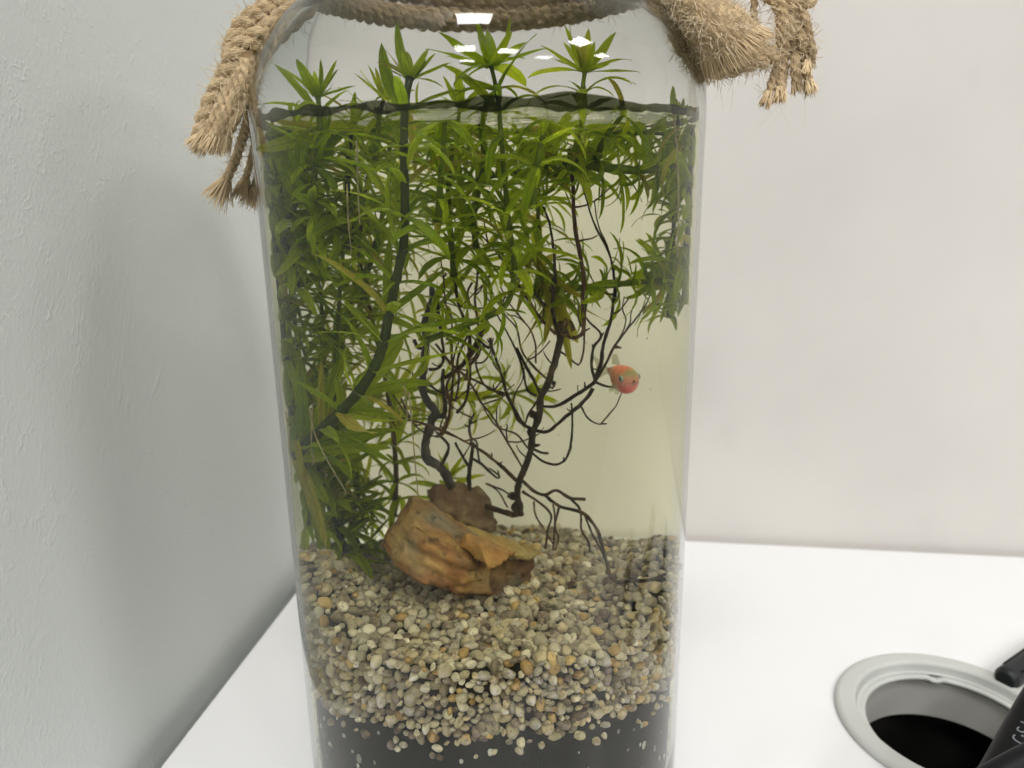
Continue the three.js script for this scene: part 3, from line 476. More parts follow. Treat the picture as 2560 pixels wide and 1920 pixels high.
// a stem through pixels [px, py, z]; whorls of leaves along it
function weed(label, pts, o = {}) {
  const { len = 0.013, width = 1, whorl = 5, gap = 0.0065, r = 0.0008, hue = 'mid', stem = hue, spread = 1.0, droop = 0.0, tip = true, from = 0, to = 1, tipLen = 0.7, grow = null, curl = [1, 2, 5, 3, 7, 3, 0, 6] } = o;
  const g = base('water_weed', label, 'water plant', 'water weed stems in the jar');
  const q = pts.map(([x, y, z]) => { const p = P(x, y, z); const h = Math.hypot(p.x, p.z), lim = RL - r; if (h > lim) { p.x *= lim / h; p.z *= lim / h; } return p; });
  const curve = new THREE.CatmullRomCurve3(q, false, 'centripetal'), L = curve.getLength();
  const n = Math.max(1, Math.round((L * (to - from)) / gap));
  const geo = tube(curve, (t) => r * (1.12 - 0.5 * t) * (1 + 0.3 * Math.exp(-Math.pow((((t - from) / (to - from)) * n + 100) % 1 - 0.0, 2) * 60)), { sides: 10, wobble: 0.16 });
  mesh('stem', geo, stemMats[stem] ?? stemMats.mid, g);
  const hues = leafHues[hue], T = V(0, 0, 0), N = V(0, 0, 0), Bn = V(0, 0, 0);
  for (let i = 0; i <= n; i++) {
    const t = from + (to - from) * i / n, c = curve.getPointAt(t); curve.getTangentAt(t, T);
    N.set(0, 0, 1).addScaledVector(T, -T.z); if (N.length() < 0.2) N.set(1, 0, 0).addScaledVector(T, -T.x); N.normalize(); Bn.crossVectors(T, N);
    const a0 = i * 0.77 + rr(0, 0.5), k = grow ? grow(t) : 1, end = tip && i === n;
    const count = end ? whorl + 10 : whorl + 1 + (rnd() < 0.5 ? 1 : 0);
    for (let j = 0; j < count; j++) {
      const a = a0 + (j / count) * Math.PI * 2 + rr(-0.25, 0.25), out = N.clone().multiplyScalar(Math.cos(a)).addScaledVector(Bn, Math.sin(a));
      const up = end ? rr(0.15, 2.3) : rr(0.0, 1.25), dir = out.clone().multiplyScalar(spread).addScaledVector(T, up); dir.y -= droop * rr(0.7, 1.3); dir.normalize();
      const curlDir = out.clone().addScaledVector(T, -0.9); curlDir.y -= droop * 0.8; if (end) curlDir.copy(out);
      const yellow = hue !== 'yellow' && rnd() < (o.old ?? 0.08);
      putLeaf(g, c.clone().addScaledVector(out, r * 0.6), dir, curlDir, len * k * (end ? tipLen * (0.75 + 0.5 * rnd()) : 1.2) * rr(0.6, 1.4), width * (end ? 1.35 : 1) * rr(0.7, 1.35), end ? [0, 1, 4, 0][j % 4] : curl[Math.floor(rnd() * curl.length)], (yellow ? leafHues.yellow : hues)[Math.floor(rnd() * 3)]);
    }
  }
  return g;
}
const big = { len: 0.0155, width: 1.2, whorl: 4, gap: 0.0088, curl: [0, 1, 4, 1, 6, 2] };
weed('thick dark green water weed stem in front, rising from lower left to the surface', [[715, 1140, 0.018], [770, 1105, 0.022], [850, 1030, 0.026], [915, 955, 0.030], [955, 872, 0.031], [972, 790, 0.031], [990, 700, 0.032], [1010, 600, 0.033], [1012, 480, 0.034], [1010, 330, 0.034], [1015, 250, 0.033], [1024, 192, 0.031]], { ...big, r: 0.0015, hue: 'mid', stem: 'dark', old: 0.12, grow: (t) => 1.3 - 0.45 * t });
weed('light green water weed with a fan shaped tip out of the water in the middle', [[1062, 852, 0.012], [1165, 812, 0.012], [1262, 765, 0.013], [1285, 690, 0.014], [1272, 560, 0.018], [1262, 450, 0.02], [1252, 330, 0.02], [1246, 260, 0.019], [1236, 200, 0.018], [1228, 160, 0.018]], { len: 0.0125, width: 1.1, whorl: 6, gap: 0.0062, r: 0.0009, hue: 'mid', old: 0.04, tipLen: 1.05, grow: (t) => t > 0.86 ? 1.1 : 1 });
weed('water weed with a pointed light green rosette above the water on the right', [[1420, 425, 0.008], [1434, 390, 0.01], [1446, 340, 0.012], [1462, 270, 0.013], [1458, 215, 0.014], [1462, 175, 0.014]], { len: 0.0125, width: 1.2, whorl: 6, gap: 0.0056, r: 0.0009, hue: 'fresh', tipLen: 1.05 });
weed('bushy water weed with a dense tip at the surface on the upper left', [[800, 660, 0.022], [790, 560, 0.024], [785, 460, 0.026], [795, 370, 0.026], [800, 300, 0.026], [795, 240, 0.025]], { len: 0.0115, width: 1.15, whorl: 7, gap: 0.0045, r: 0.001, hue: 'mid', old: 0.02 });
weed('water weed lying level under the surface on the right, its leaves hanging down', [[1330, 395, 0.0], [1420, 405, 0.006], [1500, 418, 0.010], [1590, 425, 0.012], [1680, 420, 0.010], [1770, 415, 0.0]], { len: 0.0108, width: 1.25, whorl: 8, gap: 0.0052, r: 0.0014, hue: 'mid', stem: 'mid', droop: 0.35, tip: false });
weed('lower level water weed reaching to the right glass with leaves swept upwards', [[1330, 735, -0.01], [1420, 722, -0.004], [1500, 716, 0.0], [1590, 705, 0.002], [1680, 700, 0.0], [1740, 690, -0.006]], { len: 0.0112, width: 1.25, whorl: 8, gap: 0.0046, r: 0.0011, hue: 'mid', droop: -0.25, tip: false });
weed('small leaved water weed climbing along the right edge of the jar', [[1740, 790, -0.012], [1728, 680, -0.010], [1722, 560, -0.010], [1730, 450, -0.010], [1740, 360, -0.010], [1738, 300, -0.010]], { len: 0.0095, width: 1.1, whorl: 6, gap: 0.0042, r: 0.0008, hue: 'dark', old: 0.03 });
weed('dark water weed climbing along the left edge of the jar', [[742, 1180, -0.004], [730, 1050, -0.006], [718, 930, -0.006], [712, 800, -0.004], [705, 690, -0.002], [700, 590, 0.0], [700, 470, 0.0], [690, 380, 0.0]], { len: 0.0105, width: 1.1, whorl: 5, gap: 0.0072, r: 0.0008, hue: 'dark', old: 0.03 });
weed('water weed with broad dark leaves close to the left glass', [[740, 720, 0.018], [728, 640, 0.02], [700, 580, 0.02], [735, 520, 0.022], [760, 420, 0.022]], { len: 0.0125, width: 1.7, whorl: 4, gap: 0.0075, r: 0.0009, hue: 'dark', old: 0.0, tip: false });
weed('water weed stem hanging in the left middle behind the thick stem', [[850, 1240, -0.012], [842, 1100, -0.012], [838, 980, -0.010], [842, 850, -0.008], [850, 720, -0.006], [860, 600, -0.004], [870, 480, -0.004], [880, 370, -0.004], [890, 300, -0.004]], { len: 0.0125, width: 1.1, whorl: 5, gap: 0.0078, r: 0.0008, hue: 'mid', old: 0.12 });
weed('water weed at the back reaching into the gravel left of the stone', [[985, 1290, -0.028], [990, 1180, -0.028], [980, 1060, -0.03], [960, 930, -0.03], [930, 800, -0.03], [900, 650, -0.028], [910, 500, -0.028], [930, 380, -0.028]], { len: 0.013, width: 1.05, whorl: 5, gap: 0.0068, r: 0.0009, hue: 'mid', stem: 'brown', old: 0.15, tip: false });
weed('lowest water weed rooted in the gravel in the dark left corner', [[870, 1420, -0.006], [850, 1340, -0.006], [826, 1260, -0.004], [800, 1190, -0.002], [770, 1150, 0.0]], { len: 0.0145, width: 1.35, whorl: 5, gap: 0.0055, r: 0.0012, hue: 'dark', stem: 'dark', old: 0.1, tip: false });
weed('short leafy water weed on the gravel behind the left end of the stone', [[930, 1440, -0.022], [905, 1380, -0.022], [880, 1310, -0.022], [900, 1230, -0.024]], { len: 0.013, width: 1.3, whorl: 6, gap: 0.0055, r: 0.001, hue: 'dark', old: 0.05 });
weed('pale out of focus water weed lying level at the back glass behind the twigs', [[1020, 960, -0.050], [1100, 985, -0.052], [1190, 995, -0.053], [1270, 985, -0.053], [1320, 975, -0.053]], { len: 0.0145, width: 1.0, whorl: 6, gap: 0.0062, r: 0.0009, hue: 'fresh', droop: 0.25, old: 0.1 });
weed('small green water weed tuft behind the brown stump', [[1110, 1260, -0.036], [1112, 1225, -0.036], [1120, 1195, -0.036]], { len: 0.012, width: 1.4, whorl: 5, gap: 0.006, r: 0.0008, hue: 'fresh', old: 0.05 });
weed('yellowing water weed with speckled leaves hanging beside the leaning twig', [[1330, 640, -0.004], [1368, 690, -0.004], [1392, 740, -0.004], [1400, 770, -0.004]], { len: 0.013, width: 1.35, whorl: 4, gap: 0.0065, r: 0.0007, hue: 'yellow', stem: 'fresh', droop: 1.4, tip: false, curl: [0, 4, 0, 6] });
weed('water weed floating across the surface from the middle to the left', [[1180, 330, -0.012], [1090, 318, -0.010], [990, 322, -0.008], [900, 330, -0.006], [830, 345, -0.006]], { len: 0.0115, width: 1.1, whorl: 6, gap: 0.005, r: 0.0009, hue: 'mid', old: 0.05 });
weed('water weed floating across the surface from the middle to the right glass', [[1240, 335, -0.022], [1340, 325, -0.020], [1450, 330, -0.020], [1560, 330, -0.018], [1660, 335, -0.016]], { len: 0.0115, width: 1.05, whorl: 6, gap: 0.0055, r: 0.0009, hue: 'mid', old: 0.08 });
weed('water weed hanging in the upper middle between the two upright stems', [[1135, 690, -0.002], [1128, 600, 0.0], [1120, 500, 0.002], [1125, 420, 0.004], [1140, 340, 0.004], [1150, 270, 0.004]], { len: 0.0125, width: 1.1, whorl: 6, gap: 0.0058, r: 0.0009, hue: 'mid', old: 0.15 });
weed('water weed hanging in the upper middle right of the fan tipped stem', [[1345, 720, -0.014], [1350, 620, -0.014], [1345, 520, -0.014], [1350, 430, -0.012], [1360, 350, -0.010]], { len: 0.0125, width: 1.1, whorl: 5, gap: 0.0062, r: 0.0008, hue: 'mid', old: 0.15, tip: false });
weed('water weed tangled at the back in the upper left half', [[800, 900, -0.034], [850, 780, -0.036], [930, 640, -0.038], [1010, 520, -0.040], [1080, 420, -0.040]], { len: 0.0135, width: 1.0, whorl: 6, gap: 0.006, r: 0.0009, hue: 'fresh', old: 0.1 });
weed('water weed tangled at the back in the upper middle', [[1040, 830, -0.036], [1120, 740, -0.038], [1200, 640, -0.040], [1290, 540, -0.040], [1370, 440, -0.040]], { len: 0.0135, width: 1.0, whorl: 6, gap: 0.0066, r: 0.0009, hue: 'fresh', old: 0.1 });
weed('water weed hanging straight down near the back of the left side', [[770, 1330, -0.02], [772, 1200, -0.022], [778, 1050, -0.024], [775, 900, -0.024], [780, 760, -0.024], [770, 620, -0.022], [765, 480, -0.020], [770, 380, -0.02]], { len: 0.0115, width: 1.1, whorl: 5, gap: 0.0068, r: 0.0008, hue: 'mid', old: 0.06 });
weed('short water weed shoot that breaks the surface left of the middle', [[940, 400, 0.008], [945, 330, 0.010], [950, 280, 0.012], [960, 245, 0.012]], { len: 0.0105, width: 1.1, whorl: 6, gap: 0.005, r: 0.0008, hue: 'fresh', old: 0.02 });

// more stems that fill the upper half and the left side
const fillers = [
  ['dark water weed clump right of the bushy upper left tip', [[880, 620, 0.012], [872, 520, 0.014], [868, 420, 0.016], [880, 330, 0.018]], { len: 0.013, hue: 'dark' }],
  ['water weed between the thick stem and the fan tipped stem close to the front glass', [[1095, 560, 0.03], [1100, 470, 0.032], [1108, 380, 0.034], [1112, 300, 0.034]], { len: 0.0135, hue: 'mid' }],
  ['water weed right of the fan tipped stem close to the front glass', [[1330, 520, 0.026], [1340, 440, 0.028], [1352, 360, 0.03], [1368, 300, 0.03]], { len: 0.012, hue: 'mid' }],
  ['water weed with slender stem under the pointed rosette on the right', [[1490, 400, 0.006], [1505, 360, 0.008], [1530, 320, 0.01], [1560, 285, 0.012]], { len: 0.011, hue: 'mid' }],
  ['water weed at the back right under the surface', [[1450, 420, -0.036], [1500, 380, -0.036], [1570, 345, -0.034], [1640, 325, -0.03]], { len: 0.012, hue: 'mid' }],
  ['water weed hanging at the back in the middle of the left half', [[900, 760, -0.02], [930, 640, -0.02], [960, 520, -0.018], [975, 420, -0.016], [970, 330, -0.014]], { len: 0.0135, hue: 'mid' }],
  ['water weed in the far left upper corner of the water', [[690, 520, -0.012], [700, 430, -0.012], [715, 350, -0.010], [740, 300, -0.008]], { len: 0.0115, hue: 'mid' }],
  ['water weed lying slantwise left of the thick stem', [[720, 640, 0.014], [780, 590, 0.018], [850, 545, 0.02], [910, 500, 0.022]], { len: 0.0125, width: 1.2, hue: 'mid' }],
  ['water weed deep in the lower left behind the thick stem', [[700, 1300, -0.016], [705, 1180, -0.016], [700, 1060, -0.016], [690, 950, -0.014]], { len: 0.0115, hue: 'dark' }],
  ['water weed with twisted leaves in the middle of the upper half', [[1190, 620, 0.004], [1185, 540, 0.006], [1200, 460, 0.006], [1210, 380, 0.004], [1200, 310, 0.002]], { len: 0.0125, hue: 'mid' }],
  ['loose water weed strand crossing from the middle to the right below the surface', [[1150, 470, -0.006], [1230, 440, -0.002], [1320, 430, 0.0], [1400, 440, 0.002]], { len: 0.012, hue: 'mid' }],
  ['water weed strand crossing behind the thick stem halfway down', [[700, 860, -0.028], [790, 830, -0.03], [890, 800, -0.032], [980, 790, -0.032]], { len: 0.0125, hue: 'fresh' }],
  ['water weed strand lying level at the back low on the left', [[680, 1150, -0.034], [760, 1120, -0.036], [850, 1110, -0.038], [930, 1130, -0.038]], { len: 0.0125, hue: 'fresh' }],
  ['lowest water weed strand at the back left of the stone', [[680, 1290, -0.034], [760, 1270, -0.036], [850, 1265, -0.038], [930, 1280, -0.038]], { len: 0.0115, hue: 'mid' }],
  ['dark water weed pressed against the left glass edge', [[650, 1120, 0.017], [645, 950, 0.017], [635, 800, 0.017], [625, 650, 0.017], [620, 500, 0.017], [615, 400, 0.017]], { len: 0.0125, whorl: 5, gap: 0.0062, hue: 'dark' }],
  ['water weed pressed against the left glass behind the dark one at the edge', [[680, 1320, 0.004], [665, 1150, 0.004], [650, 900, 0.004], [640, 700, 0.004], [630, 500, 0.004], [625, 370, 0.004]], { len: 0.0125, whorl: 5, gap: 0.0066, hue: 'mid' }],
  ['dark water weed pressed against the right glass edge', [[1760, 760, 0.016], [1765, 640, 0.016], [1770, 500, 0.016], [1775, 380, 0.016], [1775, 310, 0.016]], { len: 0.0115, whorl: 5, gap: 0.0058, hue: 'dark' }],
  ['thin water weed crossing behind the stump towards the left glass', [[660, 1040, -0.046], [760, 1000, -0.050], [860, 980, -0.052], [960, 975, -0.052]], { len: 0.0125, hue: 'fresh' }],
  ['water weed with big leaves just under the surface on the far left', [[660, 340, 0.006], [720, 330, 0.012], [780, 325, 0.016]], { len: 0.0125, width: 1.2, hue: 'mid' }],
];
for (const [label, pts, o] of fillers) weed(label, pts, { whorl: 5, gap: 0.0062, r: 0.0009, old: 0.08, tip: false, ...o });

{ // pale root threads that hang from the stems
  const g = base('root_threads', 'thin pale root threads hanging down from the thick water weed stem', 'roots');
  const m = std(C(0.32, 0.27, 0.14), 0.7);
  for (const l of [[[1022, 980], [1030, 1060], [1040, 1180], [1046, 1240]], [[775, 1020], [790, 1090], [830, 1170], [866, 1230]], [[782, 1010], [780, 1110], [784, 1160]], [[715, 1030], [728, 1140], [735, 1250], [742, 1330]], [[1010, 960], [1018, 1020], [1016, 1060]], [[1682, 270], [1692, 400], [1694, 520], [1690, 640]], [[868, 460], [872, 560], [880, 640]], [[892, 350], [896, 480], [900, 560]]])
    mesh('root', tube(along(l, 0.034, 0.030), [0.00026, 0.00018], { sides: 5 }), m, g);
}

// ---------------------------------------------------------------- fish
{
  const g = base('fish', 'small orange and pink fish in the clear water right of the twigs', 'fish');
  g.position.copy(P(1556, 941, 0.004)); g.rotation.set(0, -1.2, 0.0, 'YXZ'); g.scale.setScalar(0.79);       // the snout points along +x of the fish
  const L = 0.021, n = 110, m = 72, pos = [], idx = [];
  const H = (t) => 0.0053 * Math.pow(Math.sin(Math.PI * Math.pow(clamp(t * 0.945 + 0.0005), 0.60)), 0.62) * (1 - 0.35 * smooth(0.55, 1, t)), Wd = (t) => 0.0043 * Math.pow(Math.sin(Math.PI * Math.pow(clamp(t * 0.965 + 0.0005), 0.55)), 0.62) * (1 - 0.6 * smooth(0.5, 1, t));
  for (let i = 0; i <= n; i++) for (let j = 0; j <= m; j++) { const t = i / n, a = (j / m) * Math.PI * 2; const y = Math.sin(a) * H(t), belly = y < 0 ? 1.12 : 1.0; pos.push(L * 0.42 - t * L, y * belly - 0.0006 * Math.sin(t * 3), Math.cos(a) * Wd(t)); }
  for (let i = 0; i < n; i++) for (let j = 0; j < m; j++) { const a = i * (m + 1) + j, b = a + m + 1; idx.push(a, a + 1, b, b, a + 1, b + 1); }
  const b = new THREE.BufferGeometry(); b.setAttribute('position', new THREE.Float32BufferAttribute(pos, 3)); b.setIndex(idx); b.computeVertexNormals();
  tint(b, (v) => {
    const up = v.y / 0.005, fore = v.x / 0.009, nn = fbm(v.x * 500, v.y * 500, v.z * 500, 3);
    let k = mixC(C(0.52, 0.22, 0.11), C(0.68, 0.17, 0.06), smooth(0.25, 0.9, up + nn * 0.4)); k = mixC(k, C(0.50, 0.36, 0.22), smooth(0.3, 1.0, -up));
    if (fore > 0.2) { k = mixC(k, C(0.50, 0.17, 0.13), smooth(0.2, 0.5, fore) * smooth(0.4, -0.3, up)); k = mixC(k, C(0.62, 0.08, 0.07), smooth(0.3, 0.6, -up + nn * 0.6) * smooth(0.2, 0.45, fore) * 0.8); k = mixC(k, C(0.30, 0.26, 0.09), smooth(0.2, 0.6, up) * smooth(0.45, 0.8, fore)); }
    const sc = Math.sin(v.x * 5200 + (Math.round(v.y * 1500) % 2) * 3.1) * Math.sin(v.y * 4700);
    k.multiplyScalar(1 + 0.10 * sc); if (fore > 0.15 && fore < 0.75 && up < 0.1 && up > -0.75) k = mixC(k, C(0.70, 0.55, 0.46), 0.7 * smooth(0.16, 0.4, fbm(v.x * 900, v.y * 700, v.z * 700 + 3, 2)) * 0.8);
    k = mixC(k, C(0.20, 0.10, 0.07), 0.4 * smooth(0.0006, 0.0, Math.abs(v.x - 0.0028 + 0.0011 * up * up)) * smooth(0.5, 0.2, Math.abs(up)));
    k = mixC(k, C(0.05, 0.035, 0.03), 0.35 * smooth(0.0010, 0.0004, Math.hypot(v.x - L * 0.42, (v.y + 0.0006) * 1.5)));
    return k.multiplyScalar(1 + 0.4 * nn);
  });
  mesh('body', b, new THREE.MeshPhysicalMaterial({ color: C(1, 1, 1), roughness: 0.35, vertexColors: true, sheen: 0.2 }), g);
  const eyeW = new THREE.MeshPhysicalMaterial({ color: C(0.20, 0.26, 0.22), roughness: 0.2, clearcoat: 1 }), pup = new THREE.MeshPhysicalMaterial({ color: C(0.008, 0.010, 0.008), roughness: 0.1, clearcoat: 1 });
  for (const s of [-1, 1]) { const e = mesh('eye', new THREE.SphereGeometry(0.00150, 24, 18), eyeW, g); e.scale.set(1, 1, 0.6); e.position.set(0.0055, 0.0008, s * 0.0036); const q = mesh('pupil', new THREE.SphereGeometry(0.00092, 18, 14), pup, e); q.position.set(0.00012, 0, s * 0.00105); q.scale.set(1, 1, 0.7); }
  const finM = new THREE.MeshPhysicalMaterial({ color: C(0.62, 0.60, 0.36), roughness: 0.6, transmission: 0.7, thickness: 0, side: THREE.DoubleSide, transparent: true, opacity: 0.4 });
  const fin = (pts) => { const s = new THREE.Shape(); s.moveTo(...pts[0]); s.splineThru(pts.slice(1).map((p) => new THREE.Vector2(...p))); const ge = new THREE.ExtrudeGeometry(s, { depth: 0.00012, bevelEnabled: false, curveSegments: 18 }); return ge.translate(0, 0, -0.00006); };
  mesh('dorsal_fin', fin([[-0.002, 0.0042], [-0.005, 0.0078], [-0.0085, 0.0066], [-0.0085, 0.0032]]), finM, g);
  const tail = mesh('tail_fin', fin([[0, 0.0008], [-0.005, 0.0042], [-0.0078, 0.0046], [-0.0060, 0.0002], [-0.0076, -0.0044], [-0.0048, -0.0040], [0, -0.0010]]), finM, g); tail.position.set(-0.0113, -0.0002, 0); tail.rotation.y = 0.5;
  for (const s of [-1, 1]) { const p = mesh('side_fin', fin([[0, 0.0006], [-0.0032, 0.0004], [-0.0046, -0.0012], [-0.0030, -0.0022], [0, -0.0006]]), finM, g); p.position.set(0.0022, -0.0022, s * 0.0030); p.rotation.y = s * 0.8; p.rotation.z = 0.4; }
  mesh('belly_fin', fin([[0, 0], [-0.001, -0.0026], [-0.004, -0.0030], [-0.0034, 0.0004]]), finM, g).position.set(-0.0018, -0.0054, 0);
}

// ---------------------------------------------------------------- jute rope round the neck
const fibre = texture(256, 256, (u, v) => { const a = u * Math.PI * 2; const h = 0.5 + 0.5 * noise.noise(Math.cos(a) * 9, Math.sin(a) * 9, v * 5) + 0.3 * noise.noise(Math.cos(a) * 22, Math.sin(a) * 22, v * 9); return [h, h, h]; });
const juteCol = texture(256, 256, (u, v) => { const a = u * Math.PI * 2; const n = noise.noise(Math.cos(a) * 7, Math.sin(a) * 7, v * 4) * 0.6 + noise.noise(Math.cos(a) * 20, Math.sin(a) * 20, v * 8) * 0.5; const k = 0.92 + 0.38 * n; return [k, k * 0.985, k * 0.96]; });
const juteMat = std(C(0.66, 0.50, 0.30), 0.95, { bumpMap: fibre, bumpScale: 0.0005, map: juteCol });
const endMat = std(C(0.66, 0.51, 0.31), 0.9);
const fuzzMat = std(C(0.72, 0.60, 0.42), 0.9);
const hairs = [];
function hair(p, dir, L, r = 0.00009) { // a single curled fibre
  const a = V(rr(-1, 1), rr(-1, 1), rr(-1, 1)).multiplyScalar(0.55), pts = [p.clone()]; const d = dir.clone().normalize(); const q = p.clone();
  for (let i = 0; i < 3; i++) { q.addScaledVector(d, L / 3); pts.push(q.clone()); d.addScaledVector(a, rr(0.2, 0.8)).normalize(); if (i === 1) a.set(rr(-1, 1), rr(-1, 1), rr(-1, 1)).multiplyScalar(0.5); }
  hairs.push(tube(pts, [r, r * 0.6], { sides: 3, steps: 6, caps: false }));
}
function yarn(parent, pts, r, { fuzz = 60, end = null, twist = 2600, name = 'strand', taper = 1 } = {}) {   // one loosely spun yarn
  const curve = new THREE.CatmullRomCurve3(pts, false, 'centripetal'), L = curve.getLength();
  const geos = [tube(curve, (t) => r * (1 - (1 - taper) * t), { sides: 20, lobes: 3, depth: 0.16, twist, wobble: 0.16, steps: Math.max(20, Math.round(L / 0.0005)), uvScale: 1 })];
  const p = V(0, 0, 0), t3 = V(0, 0, 0), o = V(0, 0, 0);
  for (let i = 0; i < 2.4 * fuzz * L / 0.03; i++) { const t = rnd(); curve.getPointAt(t, p); curve.getTangentAt(t, t3); o.set(rr(-1, 1), rr(-1, 1), rr(-1, 1)); o.addScaledVector(t3, -o.dot(t3)).normalize(); hair(p.clone().addScaledVector(o, r * 0.9), o.clone().multiplyScalar(0.7).addScaledVector(t3, rr(-1, 1)), rr(0.0012, 0.0045)); }
  const ends = [];
  if (end) {  // frayed end: a brush of fibres
    curve.getPointAt(1, p); curve.getTangentAt(1, t3);
    for (let i = 0; i < end.count; i++) { o.set(rr(-1, 1), rr(-1, 1), rr(-1, 1)).multiplyScalar(0.9); o.addScaledVector(t3, -o.dot(t3)); const s = p.clone().addScaledVector(o, r * 0.95 / Math.max(1, o.length())).addScaledVector(t3, -0.0016); const d = t3.clone().addScaledVector(o, end.flare ?? 0.25); const pts2 = [s, s.clone().addScaledVector(d, end.len * 0.5), s.clone().addScaledVector(d, end.len * rr(0.8, 1.15)).add(V(rr(-1, 1), rr(-1, 1), rr(-1, 1)).multiplyScalar(0.0004))]; ends.push(tube(pts2, [0.00021, 0.00008], { sides: 3, steps: 5, caps: false })); }
  }
  if (ends.length) mesh('frayed_end', mergeGeometries(ends), endMat, parent);
  return mesh(name, mergeGeometries(geos), juteMat, parent);
}
function cord(parent, pts, r, strands = 3, pitch = 0.011, opts = {}) {   // yarns laid round one another
  const curve = new THREE.CatmullRomCurve3(pts, false, 'centripetal'), L = curve.getLength(), n = Math.max(30, Math.round(L / 0.001)), fr = curve.computeFrenetFrames(n, false), ph = rr(0, 6);
  for (let s = 0; s < strands; s++) {
    const line = []; for (let i = 0; i <= n; i++) { const a = ph + (s / strands) * Math.PI * 2 + (i / n) * L / pitch * Math.PI * 2, rad = r * (strands === 2 ? 0.5 : 0.54); line.push(curve.getPointAt(i / n).addScaledVector(fr.normals[i], Math.cos(a) * rad).addScaledVector(fr.binormals[i], Math.sin(a) * rad)); }
    yarn(parent, line, r * (strands === 2 ? 0.52 : 0.5), { fuzz: 40, ...opts });
  }
}
const P3 = (l) => l.map(([x, y, z]) => P(x, y, z));
{
  const g = base('jute_rope', 'fuzzy tan jute rope tied round the jar neck, frayed ends at both sides', 'rope');
  // turns round the neck
  for (const [y, rad, dy] of [[EYE + 0.0515, 0.0478, 0.0], [EYE + 0.0578, 0.0473, 0.001], [EYE + 0.0640, 0.0472, 0.0]]) {
    const pts = []; for (let i = 0; i <= 40; i++) { const a = (i / 40) * Math.PI * 2 + 0.4; pts.push(V(Math.cos(a) * rad, y + dy * Math.sin(a * 2), Math.sin(a) * rad)); }
    cord(g, pts, 0.0034, 3, 0.012, { fuzz: 14 });
  }
  // left: two cords run down the shoulder, one is folded into a loop with a frayed tail
  cord(g, P3([[800, -40, 0.012], [720, 5, 0.012], [640, 45, 0.012], [600, 90, 0.012], [585, 150, 0.012]]), 0.0032, 3, 0.011);
  cord(g, P3([[770, 0, 0.016], [715, 48, 0.017], [650, 95, 0.018], [600, 130, 0.018], [575, 185, 0.017], [545, 240, 0.016], [520, 300, 0.015], [508, 355, 0.015]]), 0.0031, 3, 0.013);
  cord(g, P3([[610, 60, 0.010], [585, 110, 0.010], [572, 170, 0.011], [560, 220, 0.011], [530, 270, 0.012], [515, 330, 0.013]]), 0.0026, 2, 0.014);
  const brush = { count: 150, len: 0.0052, flare: 0.3 };
  yarn(g, P3([[612, 150, 0.020], [598, 190, 0.021], [572, 235, 0.021], [545, 285, 0.021], [520, 340, 0.020]]), 0.0016, { end: brush });
  yarn(g, P3([[622, 150, 0.021], [612, 200, 0.022], [588, 245, 0.022], [562, 295, 0.022], [540, 345, 0.021]]), 0.0017, { end: brush });
  yarn(g, P3([[632, 150, 0.020], [625, 205, 0.021], [606, 255, 0.021], [580, 305, 0.021], [560, 345, 0.020]]), 0.0017, { end: brush });
  yarn(g, P3([[600, 175, 0.018], [580, 225, 0.019], [556, 270, 0.019], [530, 320, 0.019], [505, 350, 0.018]]), 0.0015, { end: brush });
  yarn(g, P3([[634, 140, 0.018], [630, 200, 0.017], [628, 260, 0.012], [612, 330, 0.004], [585, 410, -0.002], [562, 455, -0.004]]), 0.0013, { end: { count: 140, len: 0.0085, flare: 0.4 } });
  yarn(g, P3([[640, 270, 0.004], [640, 340, 0.0], [625, 410, -0.006], [612, 455, -0.008]]), 0.0010, { end: { count: 90, len: 0.0075, flare: 0.35 } });
  yarn(g, P3([[650, 340, -0.004], [648, 420, -0.008], [634, 475, -0.01]]), 0.0010, { end: { count: 90, len: 0.007, flare: 0.3 } });
  // right: the knot, its thick frayed bundle and the hanging tassel
  for (let i = 0; i < 16; i++) { const a = (i % 8) / 7, b = Math.floor(i / 8); yarn(g, P3([[1655 + 75 * a, -50, 0.014 + 0.010 * b], [1690 + 95 * a, 12 - 6 * a, 0.014 + 0.013 * b + 0.004 * Math.sin(a * 3)], [1728 + 120 * a, 78 - 30 * a, 0.013 + 0.014 * b + 0.005 * Math.sin(a * 3)], [1772 + 108 * a, 150 - 66 * a, 0.012 + 0.013 * b + 0.004 * Math.sin(a * 3)]]), 0.0019, { fuzz: 160, twist: 420, end: { count: 110, len: 0.0058, flare: 0.42 } }); }
  cord(g, P3([[1740, 120, 0.012], [1770, 165, 0.014], [1820, 168, 0.014], [1880, 150, 0.013], [1935, 138, 0.010]]), 0.0027, 3, 0.014, { fuzz: 90 });
  cord(g, P3([[1700, 60, 0.010], [1745, 130, 0.014], [1800, 150, 0.017], [1860, 120, 0.016]]), 0.0032, 3, 0.016, { fuzz: 90 });
  cord(g, P3([[1640, -30, 0.010], [1720, -12, 0.014], [1800, -40, 0.016]]), 0.0036, 3, 0.014);
  cord(g, P3([[1925, -30, 0.008], [1960, 5, 0.010], [2000, 8, 0.010], [2030, -30, 0.008]]), 0.0030, 3, 0.012);
  yarn(g, P3([[1888, -40, 0.006], [1886, 0, 0.006], [1884, 30, 0.006], [1890, 70, 0.006]]), 0.0009);
